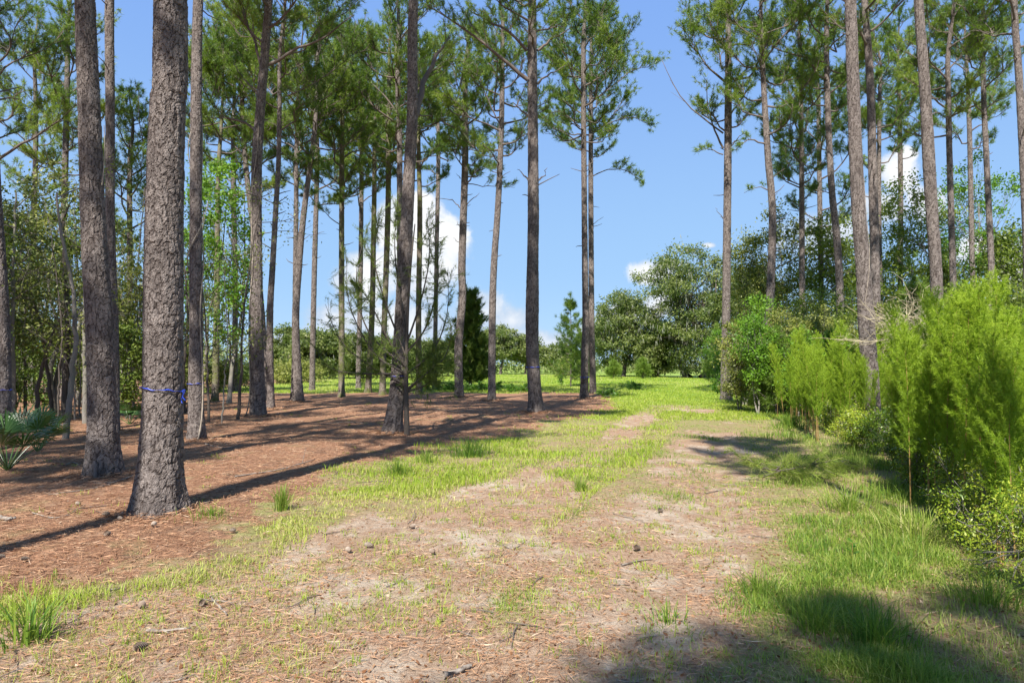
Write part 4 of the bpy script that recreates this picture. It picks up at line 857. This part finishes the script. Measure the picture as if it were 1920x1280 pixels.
# ------------------------------------------------------------------ ribbons, vines
def ribbon(key, h, tilt, label, tail=None, wd=.014):
    root, base, sp, r = PINES[key]; rr = float(np.interp(h, sp[:, 2], r))*1.05+.012
    cx, cy = np.interp(h, sp[:, 2], sp[:, 0]), np.interp(h, sp[:, 2], sp[:, 1]); rng = np.random.default_rng(hash_str(key)+5)
    mb = MB(); n = 72; a = np.linspace(0, 2*math.pi, n, endpoint=False); rad = rr+.003*np.sin(a*9)
    c = base+np.stack([cx+np.cos(a)*rad, cy+np.sin(a)*rad, h+tilt*np.cos(a)*rr+.006*np.sin(a*5)+.004*np.sin(a*13)], 1)
    out = np.stack([np.cos(a), np.sin(a), a*0], 1); tw = wd*(.55+.45*np.cos(a*7)); b = .004
    V = np.concatenate([c-out*b-[0, 0, 1]*tw[:, None]*.5, c+out*b-[0, 0, 1]*tw[:, None]*.5, c+out*b+[0, 0, 1]*tw[:, None]*.5, c-out*b+[0, 0, 1]*tw[:, None]*.5])
    i = np.arange(n); j = (i+1) % n; Fq = np.concatenate([np.stack([i+n*k, j+n*k, j+n*((k+1) % 4), i+n*((k+1) % 4)], 1) for k in range(4)]); V -= base+[0, 0, h]
    mb.add(V, Fq); e = empty('ribbon', base+[0, 0, h], label, 'ribbon', 'blue marking ribbons'); mb.build('band', M['ribbon'], e, True)
    if tail is not None:
        ta, tl = tail; d = np.array([math.cos(ta), math.sin(ta), 0]); s = np.array([cx, cy, tilt*math.cos(ta)*rr])+d*(rr+.006); sd = np.array([-d[1], d[0], 0])
        for q in (0, 1):
            k = MB(); o = s+d*.012*q; z = np.linspace(0, 1, 9); cc = o+np.outer(z, [0, 0, -tl*(1-.2*q)])+np.outer(np.sin(z*7+q)*.012, d)+np.outer(np.sin(z*4+q*2)*.01+.02*q*z, sd); w_ = (.008+.004*np.cos(z*6+q))[:, None]
            V = np.concatenate([cc-sd*w_-d*.0012, cc+sd*w_-d*.0012, cc+sd*w_+d*.0012, cc-sd*w_+d*.0012]); i = np.arange(8)
            k.add(V, np.concatenate([np.stack([i+9*a_, i+1+9*a_, i+1+9*((a_+1) % 4), i+9*((a_+1) % 4)], 1) for a_ in range(4)])); k.build('tail', M['ribbon'], e, True)
ribbon('D', 1.30, -.10, 'blue ribbon with hanging ends tied round the largest pine', (-.12, .13))
ribbon('A', 1.03, .02, 'blue ribbon round the pine at the left edge')
ribbon('E', 1.17, .02, 'blue ribbon round the vine covered pine')
ribbon('P', 1.47, .0, 'blue ribbon round the straight middle pine', wd=.03)
ribbon('Q', .98, .0, 'blue ribbon round the light grey pine of the close pair', wd=.045)
ribbon('L', 1.28, .0, 'blue ribbon on the leaning dark pine with an end hanging at its right side', (.1, .22))
def vine(key, zs, turns, label, ph=0, r=.014, off=1.0, wob=.3):
    root, base, sp, rad = PINES[key]; n = 90; z = np.linspace(zs[0], zs[1], n); a = ph+turns*2*math.pi*(z-zs[0])/(zs[1]-zs[0])+wob*np.sin(z*1.7)
    rr = np.interp(z, sp[:, 2], rad)*off*(1+.5*np.exp(-z/.3))+r*.8+.008
    P = np.stack([np.interp(z, sp[:, 2], sp[:, 0])+np.cos(a)*rr, np.interp(z, sp[:, 2], sp[:, 1])+np.sin(a)*rr, z], 1)
    mb = MB(); tube(mb, P, np.linspace(r, r*.6, n), 6); o = mb.build('vine', M['vine'], None, True); o.location = base; tag(o, label, 'vine')
vine('E', (0, 7.5), .45, 'pale vine running up the dark pine right of the largest trunk', -1.1, .017, wob=.5)
vine('E', (2.8, 6.4), 1.6, 'second thinner vine coiled loosely round the same dark pine', 1, .014, 1.12)
vine('F', (0, 9), .2, 'vine along the left side of the tall pine with the bare limb', -2.7, .02)
vine('B', (4.1, 5.0), .10, 'short loose vine hanging on the right side of the thick dark pine', -.5, .008, 1.14)
vine('R', (0, 4.0), .5, 'vine climbing the lone pine at the track end', -1.0, .02)
vine('V', (3, 6), .3, 'vine on the big light pine of the right thicket', -1.8, .008)

# ------------------------------------------------------------------ grass
def blades(mb, rng, x, y, h, wd, tint, lean=.5, seg=3, tv=.18, dirb=None):
    n = len(x); z = gz(x, y)-.01; a = rng.uniform(0, 6.28, n); d = np.stack([np.cos(a), np.sin(a), np.zeros(n)], 1)
    if dirb is not None: d = norm(d+dirb)
    h = np.broadcast_to(h, (n,))*rng.uniform(.55, 1.25, n); ln = np.abs(rng.normal(size=n))*lean*h; sd = np.stack([-d[:, 1], d[:, 0], np.zeros(n)], 1)
    tw = rng.normal(size=n)*.6; sd = sd*np.cos(tw)[:, None]+d*np.sin(tw)[:, None]
    b = np.stack([x, y, z], 1); L = []; W = np.broadcast_to(wd, (n,))
    for k in range(seg):
        t = k/seg; c = b+d*(ln*t**1.8)[:, None]+np.stack([0*h, 0*h, h*(t-.22*t*t*np.minimum(ln/np.maximum(h, .001), 1.5))], 1); ww = (W*.5*(1-.6*t))[:, None]
        L += [c-sd*ww, c+sd*ww]
    tip = b+d*ln[:, None]+np.stack([0*h, 0*h, h*(1-.30*np.minimum(ln/np.maximum(h, .001), 1.6))], 1); L.append(tip)
    V = np.stack(L, 1).reshape(-1, 3); m = 2*seg+1; i0 = np.arange(n)*m
    F4 = np.concatenate([np.stack([i0+2*k, i0+2*k+1, i0+2*k+3, i0+2*k+2], 1) for k in range(seg-1)]); F3 = np.stack([i0+2*seg-2, i0+2*seg-1, i0+2*seg], 1)
    t = np.clip(np.broadcast_to(tint, (n,))+rng.normal(size=n)*tv, 0, 1); mb.add2(V, F3, F4, np.repeat(t, m))
def sample(rng, n, y0, y1, p=1.0):
    """points thinning with distance"""
    q = rng.random(n)
    if p == 1: Y = y0*(y1/y0)**q
    else: e = 1-p; Y = (y0**e+(y1**e-y0**e)*q)**(1/e)
    X = rng.uniform(-1, 1, n)*(.84*Y+1.2); return X, Y
rng = np.random.default_rng(11)
def clumped(X, Y, s=1.6, sd=3): return fbm(X*s, Y*s, 3, sd)
# left strip and field: short sunlit grass
mb = MB(); X, Y = sample(rng, 560000, 3.0, 40, 1.6); st, di, gr = masks(X, Y); c = clumped(X, Y, 1.3, 3); left = X < (rut_left(Y)+dirt_right(Y))/2
dens = gr*np.where(left, ss(c+.20*ss(Y, 6, 11), .31, .52), 1.0)*left
k = rng.random(len(X)) < dens*(.45+.55*ss(Y, 5, 8)); X, Y, c = X[k], Y[k], c[k]
blades(mb, rng, X, Y, .05+.065*ss(c, .4, .7), .0032+.0007*Y, .55+.4*(.5-c)+ss(vnoise(X*.5, Y*.5, 8), .5, .9)*.25, .7)
tag(mb.build('grass', M['grass']), 'short sunlit grass along the left side of the track', 'grass', kind='stuff')
# field
mb = MB(); X, Y = sample(rng, 330000, 20, 110, 1.5); st, di, gr = masks(X, Y)
k = (rng.random(len(X)) < gr*(1-.5*di)) & (X < brush_edge(np.minimum(Y, 60))+3); X, Y = X[k], Y[k]
blades(mb, rng, X, Y, .08+.0010*Y, .004+.0007*Y, .30+.65*fbm(X*.22, Y*.13, 4, 4), .8, 2, .16)
tag(mb.build('grass', M['grass']), 'open sunlit grass field behind the pines', 'grass', kind='stuff')
# right verge
mb = MB(); X, Y = sample(rng, 520000, 2.6, 34, 1.7); st, di, gr = masks(X, Y); c = clumped(X, Y, 1.5, 23); right = (X > (rut_left(Y)+dirt_right(Y))/2) & (X < brush_edge(Y)+2.2)
edge = ss(X-dirt_right(Y), -.2, 1.4)
k = (rng.random(len(X)) < gr*right*(.22+.78*ss(c, .38, .6))*.9); X, Y, c, edge = X[k], Y[k], c[k], edge[k]
h = (.032+.045*edge)*(1+1.2*ss(c, .55, .74))*(1+.3*ss(Y, 5, 10))
blades(mb, rng, X, Y, h, .0034+.0006*Y, .56+.9*(.5-c)*.8, .85, 3, .2)
tag(mb.build('grass', M['grass_lush']), 'lush taller grass on the right verge below the brush', 'grass', kind='stuff')
# thin tufts on the track and in the straw
mb = MB(); X, Y = sample(rng, 11000, 2.6, 26, 1.1); st, di, gr = masks(X, Y); c = clumped(X, Y, .8, 31)
k = rng.random(len(X)) < np.clip(di*ss(c, .36, .62)*1.0+st*ss(c, .5, .7)*.22+.14*di, 0, 1); X, Y, c = X[k], Y[k], c[k]
m_ = rng.integers(5, 16, len(X)); ix = np.repeat(np.arange(len(X)), m_); s = .02+.03*rng.random(len(X))
Xb = X[ix]+rng.normal(size=len(ix))*s[ix]; Yb = Y[ix]+rng.normal(size=len(ix))*s[ix]
blades(mb, rng, Xb, Yb, (.03+.05*rng.random(len(X)))[ix], .0030+.0005*Yb, (.45+.4*rng.random(len(X)))[ix], .8)
tag(mb.build('grass', M['grass']), 'scattered thin grass tufts on the sandy track and straw', 'grass', kind='stuff')
# dead, flattened grass
mb = MB(); X, Y = sample(rng, 120000, 2.6, 20, 1.6); st, di, gr = masks(X, Y); c = clumped(X, Y, 1.1, 41)
k = rng.random(len(X)) < np.clip(gr+.45*di, 0, 1)*ss(c, .42, .66)*(X < brush_edge(Y)+1.5)*.8; X, Y = X[k], Y[k]
blades(mb, rng, X, Y, .035, .0030+.0005*Y, .97, 2.4, 3, .06)
tag(mb.build('dry_grass', M['grass']), 'dry flattened blades matted among the green grass', 'dry grass', kind='stuff')
# fallen pine needles
mb = MB(); X, Y = sample(rng, 420000, 2.4, 30, 1.6); st, di, gr = masks(X, Y); c = clumped(X, Y, 1.1, 51)
k = rng.random(len(X)) < np.clip(st*.9+di*(.10+.55*ss(c, .42, .62))+gr*.12, 0, 1)*.62; X, Y, st = X[k], Y[k], st[k]; n = len(X)
a = rng.uniform(0, 6.28, n); L = rng.uniform(.04, .13, n); wd = .0012+.00048*Y; z = gz(X, Y)+rng.uniform(.002, .02, n)+.015*st*rng.random(n)
d = np.stack([np.cos(a), np.sin(a), rng.normal(size=n)*.10], 1); sd = np.stack([-np.sin(a), np.cos(a), rng.normal(size=n)*.5], 1)*wd[:, None]*.5; b = np.stack([X, Y, z], 1); mid = b+d*(L*.5)[:, None]+sd*rng.normal(size=(n, 1))*4*.5
V = np.stack([b-sd*.4, mid-sd, b+d*L[:, None], mid+sd], 1).reshape(-1, 3)
t = np.clip(.42+.08*(1-st)+rng.normal(size=n)*.19, 0, 1); mb.add(V, np.arange(n*4).reshape(-1, 4), np.repeat(t, 4))
tag(mb.build('pine_straw', M['straw']), 'fallen orange brown pine needles covering the ground', 'pine straw', kind='stuff')
# leaf and bark crumbs
mb = MB(); X, Y = sample(rng, 16000, 2.4, 24, 1.4); st, di, gr = masks(X, Y); n = len(X); P = np.stack([X, Y, gz(X, Y)+.008], 1)
leaves(mb, rng, P, .030, np.full(n, .35), .6, 2.5, .3); tag(mb.build('leaf_litter', M['dead_leaf']), 'small dead leaves and bark flakes scattered on the ground', 'leaf litter', kind='stuff')

# bunch grasses, each a clump
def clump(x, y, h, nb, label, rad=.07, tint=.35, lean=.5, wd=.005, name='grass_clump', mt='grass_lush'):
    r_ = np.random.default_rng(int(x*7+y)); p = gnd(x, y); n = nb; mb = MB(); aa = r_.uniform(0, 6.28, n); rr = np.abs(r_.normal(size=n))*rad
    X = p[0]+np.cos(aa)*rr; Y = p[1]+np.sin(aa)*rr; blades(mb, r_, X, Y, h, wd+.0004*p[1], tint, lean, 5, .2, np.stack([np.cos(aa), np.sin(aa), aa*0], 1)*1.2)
    o = mb.build(name, M[mt], None, False, origin=np.array([p[0], p[1], g1(*p)])); tag(o, label, 'grass clump', 'clumps of taller grass')
clump(55, 1190, .27, 90, 'broad bladed grass clump at the lower left edge', .09, .3, .7, .010)
clump(528, 957, .28, 150, 'bunch of wiry grass right of the largest pine', .05, .6, .45, .005)
clump(395, 975, .12, 130, 'low green tuft at the right foot of the largest pine', .14, .3, .6)
clump(745, 893, .26, 170, 'bright grass clump at the near edge of the straw', .10, .45, .5)
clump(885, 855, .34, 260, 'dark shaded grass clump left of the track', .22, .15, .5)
clump(1090, 918, .20, 120, 'small grass clump beside the left rut', .05, .45, .6)
clump(800, 870, .24, 120, 'pale grass clump between the bright and the shaded clump', .12, .55, .5)
clump(1480, 800, .42, 260, 'arching grass clump where the middle dogfennel starts', .2, .4, .7, .008)
clump(1600, 830, .5, 200, 'tall arching blades in front of the yellow leafed shrub', .16, .5, .8, .009)
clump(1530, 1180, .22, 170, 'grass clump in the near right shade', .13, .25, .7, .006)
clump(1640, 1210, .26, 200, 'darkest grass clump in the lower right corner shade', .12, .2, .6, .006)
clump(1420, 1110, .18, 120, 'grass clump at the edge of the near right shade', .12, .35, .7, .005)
clump(1850, 1130, .22, 200, 'drooping grass clump at the foot of the right corner shrub', .15, .3, 1.0, .006)
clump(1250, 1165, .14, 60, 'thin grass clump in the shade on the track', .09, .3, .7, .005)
clump(1720, 1010, .30, 240, 'grey green clump of long fine blades at the brush edge', .2, .6, .8, .005)
clump(1590, 960, .30, 260, 'pale long bladed clump on the verge behind the bare branch', .22, .6, .9, .005)
# weeds standing at the field edge
WL = ['leafy weed left of the stubbed pine before the cedar', 'leafy weed just left of the slim curving pine', 'leafy weed touching the right side of the slim curving pine', 'leafy weed midway between the slim curving pine and the straight middle pine', 'leafy weed just left of the straight middle pine', 'leafy weed in the shade right of the close pair of pines',
      'second leafy weed out in the field right of the close pair of pines', 'leafy weed at the foot of the stubbed pine', 'leafy weed between the stubbed pine and the slim curving pine', 'tall leafy weed left of the lone pine foot', 'leafy weed nearest the foot of the lone pine', 'low leafy weed nearest the straw corner by the close pair', 'leafy weed left of the cedar and feathery sapling', 'lone thin weed standing in the field between the ribboned pines']
for i, (x, y, h) in enumerate([(830, 733, .55), (905, 735, .6), (930, 733, .6), (960, 736, .5), (985, 735, .5), (1180, 728, .45), (1190, 731, .4), (850, 735, .5), (880, 734, .5), (1345, 735, .9), (1352, 740, .7), (1140, 745, .4), (800, 735, .5), (1052, 722, .9)]):
    p = gnd(x, y); broadleaf('weed', p, h, .5 if i not in (13,) else .15, .3, .05, 'bright_leaf', WL[i], 'weed', n_cl=16, per=30, leaf=.12, lr=.13, trunk_r=.01, trunks=3, seed=1300+i, group='leafy weeds at the field edge', tintc=.3, nlimb=3)
# broad leaf seedlings
def seedling(x, y, h, label, sd_):
    r_ = np.random.default_rng(sd_); p = gnd(x, y); b = np.array([p[0], p[1], g1(*p)]); root = empty('seedling', b, label, 'seedling'); mb = MB(); tube(mb, [[0, 0, 0], [.01, 0, h*.9]], [.003, .002], 4); mb.build('stem', M['fennel_stem'], root)
    mb = MB()
    for i in range(7):
        a = i*2.4; z = h*(.45+.08*i); d = norm(np.array([math.cos(a), math.sin(a), .5])); s = np.cross(d, [0, 0, 1]); o = np.array([.01, 0, z]); L = h*.34
        mb.add([o, o+d*L*.35+s*L*.27, o+d*L*.75+s*L*.2, o+d*L, o+d*L*.75-s*L*.2, o+d*L*.35-s*L*.27], [[0, 1, 2, 3], [0, 3, 4, 5]], .25)
    mb.build('leaves', M['bright_leaf'], root)
seedling(1597, 1060, .19, 'dark broad leaved seedling standing in the right verge', 1)
seedling(417, 978, .09, 'tiny broad leaved seedling right of the largest pine', 2)
seedling(98, 1092, .07, 'tiny seedling by the left rut', 3)

# ------------------------------------------------------------------ pine cones
def cone_proto():
    r_ = np.random.default_rng(3); mb = MB(); n = 110
    for i in range(n):
        t = i/n; a = i*2.39996; prof = math.sin(math.pi*(.10+.86*t))**.75; rr = .026*prof; z = .10*t
        d = np.array([math.cos(a), math.sin(a), .55-.2*t]); d = norm(d); s = norm(np.cross(d, [0, 0, 1])); u_ = np.cross(s, d); o = np.array([0, 0, z]); e = o+d*(rr+.006); w_ = .008*prof+.002
        b = o+d*rr*.3
        mb.add([b-s*w_*.4, b+s*w_*.4, e+s*w_-u_*.001, e-s*w_-u_*.001, e+d*.004+u_*.004+s*w_*.3, e+d*.004+u_*.004-s*w_*.3], [[0, 1, 2, 3], [3, 2, 4, 5]], [.15, .15, .6, .6, .95, .95])
    tube(mb, [[0, 0, 0], [0, 0, .09]], [.012, .006], 6, .1)
    return mb.build('pine_cone', M['cone'])
cones = [(277, 1215, 'pine cone lying alone on the sand at the lower left'), (658, 1040, 'pine cone on the left side of the bare sand'), (815, 1041, 'pine cone just left of the middle grass sprigs'), (768, 990, 'pine cone beside a small dark twig on the track'),
         (207, 1010, 'pine cone on straw before the largest pine, nearest the sand'), (150, 962, 'pine cone on the straw left of the largest pine'), (190, 980, 'pine cone close left of the largest pine foot'), (230, 985, 'pale pine cone at the very foot of the largest pine'), (285, 998, 'pine cone in front of the largest pine foot'),
         (265, 1140, 'weathered pine cone with a twig in the lower left'), (700, 1028, 'small dark pine cone right of its neighbour on the sand'), (10, 1055, 'pine cone at the left edge of the straw'), (1243, 960, 'pine cone on the right wheel track'), (430, 1000, 'pine cone in the pale strip behind the left grass'), (1200, 1030, 'pine cone on the open track centre'),
         (55, 1058, 'pine cone on the straw near the left edge'), (380, 1136, 'broken pine cone beside a twig in the lower left sand')]
cp = cone_proto()
for i, (x, y, lab) in enumerate(cones):
    o = cp if i == 0 else copy_tree(cp); p = gnd(x, y); o.location = (p[0], p[1], g1(*p)+.026); o.rotation_euler = (R(84), rng.uniform(-.3, .3), rng.uniform(0, 6.28)); s = rng.uniform(.55, .8); o.scale = (s, s, s)
    tag(o, lab, 'pine cone', 'pine cones on the ground')
# ------------------------------------------------------------------ sticks
def stick(pts, r, label, side=2, mt='stick', name='stick', lift=.0):
    r_ = np.random.default_rng(int(sum(a+b for a, b in pts))); P = np.array([[*gnd(a, b), 0] for a, b in pts]); P[:, 2] = gz(P[:, 0], P[:, 1])+r+.004+lift; b = P.mean(0).copy(); P -= b
    p = smooth_path(P, 12); p[1:-1, :2] += r_.normal(size=(10, 2))*r*.5; mb = MB(); tube(mb, p, np.linspace(r, r*.55, 12)*(1+.15*r_.normal(size=12)), 7)
    L = np.linalg.norm(P[-1]-P[0])
    for q in range(side):
        i = int(r_.integers(3, 10)); d = norm(norm(P[-1]-P[0])+r_.normal(size=3)*np.array([.8, .8, .25])); tube(mb, [p[i], p[i]+d*L*r_.uniform(.12, .3)], [r*.45, r*.2], 4)
    o = mb.build(name, M[mt], None, True); o.location = b; tag(o, label, 'stick', 'fallen sticks'); return o
stick([(385, 1105), (400, 1130), (425, 1155)], .010, 'short dark stick pointing down on the left of the track')
stick([(275, 1183), (310, 1184), (358, 1180)], .011, 'pale straight stick above the lone pine cone', 1)
stick([(832, 1278), (860, 1266), (885, 1256)], .017, 'thick broken stick at the bottom edge of the photo', 1)
stick([(270, 1142), (300, 1140)], .005, 'thin twig left of the short dark stick', 1)
stick([(1165, 1058), (1200, 1048), (1225, 1046)], .007, 'thin pale stick at the middle of the track', 1)
stick([(930, 1010), (958, 1030), (985, 1015)], .006, 'crooked twig on the sand in the middle', 3)
stick([(765, 985), (775, 968), (778, 955)], .006, 'small dark twig upright by a pine cone', 2, lift=.03)
stick([(0, 985), (15, 990), (28, 987)], .022, 'dark branch piece lying at the left edge', 0)
stick([(60, 975), (110, 985), (160, 960)], .007, 'long thin twig across the straw left of the largest pine')
stick([(1150, 965), (1190, 975), (1215, 985)], .005, 'thin twig on the right of the track centre')
stick([(200, 1106), (235, 1100)], .006, 'thin twig by the left rut grass', 1)
stick([(1640, 960), (1580, 925), (1560, 905)], .014, 'grey fallen branch end on the right verge', 2)
stick([(45, 805), (90, 800), (130, 806)], .03, 'fallen branch on the straw behind the palmetto')
stick([(440, 905), (520, 890), (590, 870)], .012, 'long thin branch on the shaded straw')
stick([(120, 880), (135, 872), (150, 878)], .012, 'short branch left of the thick dark pine')
stick([(600, 800), (660, 795), (700, 800)], .012, 'thin branch on the straw left of the leaning dark pine')
stick([(250, 900), (180, 925), (90, 940)], .010, 'thin branch under the thick dark pine')
stick([(820, 770), (860, 776), (900, 770)], .016, 'thin branch on the straw before the stubbed pine')
stick([(385, 840), (420, 848), (460, 842)], .012, 'thin branch on the straw right of the vine covered pine')
stick([(1180, 1092), (1150, 1096)], .006, 'stub of twig just above the near shade', 0)
# little twigs strewn about
rt = np.random.default_rng(64); TP = []
for i in range(5):
    P_ = smooth_path([[-.16, 0, 0], [-.05, rt.normal()*.02, .006], [.06, rt.normal()*.02, 0], [.17, 0, .01]], 9); mb = MB(); tube(mb, P_, np.linspace(.005, .0025, 9), 5)
    for q in range(2): j = int(rt.integers(2, 7)); tube(mb, [P_[j], P_[j]+norm(np.array([1, rt.choice([-1, 1])*1.1, .15]))*rt.uniform(.04, .1)], [.003, .0015], 4)
    TP.append(mb.build('twig', M['stick' if i % 2 else 'limb_bark'], None, True))
for i in range(90):
    Y = 3.2*(22/3.2)**rt.random(); X = rt.uniform(-.85*Y, .42*Y); o = TP[i] if i < 5 else TP[i % 5].copy()
    if i >= 5: C.objects.link(o)
    sc = rt.uniform(.3, .9)*(1+Y*.05); o.location = (X, Y, g1(X, Y)+.008); o.rotation_euler = (0, 0, rt.uniform(0, 6.28)); o.scale = (sc, sc, sc)
    on = 'pine straw' if X < straw_edge(Y) else 'track'; fr = 'near' if Y < 8 else 'farther'
    tag(o, 'small twig lying loose on the %s part of the %s' % (fr, on), 'twig', 'small twigs on the %s part of the %s' % (fr, on))
# needles heaped against the trunks
mb = MB()
for k_ in 'ABCDEFGHLNOPQ':
    root, bs, sp_, rd = PINES[k_]; Yk = bs[1]; n = int(2600/(1+Yk*.06)); aa = rt.uniform(0, 6.28, n); q = np.abs(rt.normal(size=n))*.22; R0 = rd[0]*1.3
    X_ = bs[0]+np.cos(aa)*(R0+q); Y_ = bs[1]+np.sin(aa)*(R0+q); z_ = gz(X_, Y_)+.07*np.exp(-q/.12)*rt.random(n)+.006; a2 = aa+math.pi/2+rt.normal(size=n)*.9; L_ = rt.uniform(.05, .15, n); w_ = .0013+.0005*Yk
    d_ = np.stack([np.cos(a2), np.sin(a2), rt.normal(size=n)*.18], 1); s_ = np.stack([-np.sin(a2), np.cos(a2), rt.normal(size=n)*.6], 1)*w_*.5; b_ = np.stack([X_, Y_, z_], 1); m2 = b_+d_*(L_*.5)[:, None]
    mb.add(np.stack([b_-s_*.4, m2-s_, b_+d_*L_[:, None], m2+s_], 1).reshape(-1, 3), np.arange(n*4).reshape(-1, 4), np.repeat(np.clip(.40+rt.normal(size=n)*.22, 0, 1), 4))
tag(mb.build('pine_straw', M['straw']), 'needles heaped loosely against the feet of the pine trunks', 'pine straw', kind='stuff')
# fallen pine bough with green needles on the verge
def bough():
    r_ = np.random.default_rng(8); Pp = [(1425, 866, .10), (1470, 878, .16), (1530, 868, .18), (1590, 852, .12)]; P = np.array([[*gnd(a, b+25), h] for a, b, h in Pp]); b = P.mean(0)*[1, 1, 0]; P -= b
    root = empty('fallen_pine_bough', b, 'fallen pine bough with long pale green needles lying on the right verge', 'fallen bough'); p = smooth_path(P, 14); mb = MB(); tube(mb, p, np.linspace(.009, .013, 14), 6); cen, dr = [], []
    for q in range(44):
        i = int(r_.integers(0, 13)); d = norm(r_.normal(size=3)*np.array([1, 1, .35])); l = r_.uniform(.15, .5); tube(mb, [p[i], p[i]+d*l], [.007, .003], 4, .5, False)
        for z in range(4): cen.append(p[i]+d*l*(.4+.2*z)+r_.normal(size=3)*.02); dr.append(d)
    mb.build('branch', M['limb_bark'], root, True); cen = np.array(cen); cen[:, 2] = np.clip(cen[:, 2], .06, None); cm = MB(); needles(cm, r_, cen, np.array(dr), 34, .19, .0042, .8, .62, .3, .05); cm.build('needles', M['grass_lush'], root)
bough()
# tall brown dead weed stems in the near brush
for i, (x, y) in enumerate([(1790, 985), (1838, 1020), (1815, 1000), (1855, 975), (1770, 950)]):
    p = gnd(x, y)+np.array([.35, .15]); mb = MB(); r_ = np.random.default_rng(40+i); z0 = g1(*p); t = np.array([r_.normal()*.15, r_.normal()*.1, 1.3+.3*r_.random()])
    tube(mb, smooth_path([[0, 0, 0], t*.5+r_.normal(size=3)*.02, t], 10), np.linspace(.010, .004, 10), 6)
    for q in range(5): s = t*r_.uniform(.4, .95); tube(mb, [s, s+norm(r_.normal(size=3)+[0, 0, 1.2])*.3], [.004, .002], 4)
    o = empty('dead_weed', (p[0], p[1], z0), ['tall brown dead weed between the two nearest right shrubs', 'rightmost tall brown dead weed in the near brush', 'middle tall brown dead weed in the near brush', 'brown dead weed at the back of the near shrubs', 'leftmost brown dead weed in the near brush'][i], 'dead weed', 'brown dead weeds in the near brush'); mb.build('stem', M['fennel_stem'], o, True)
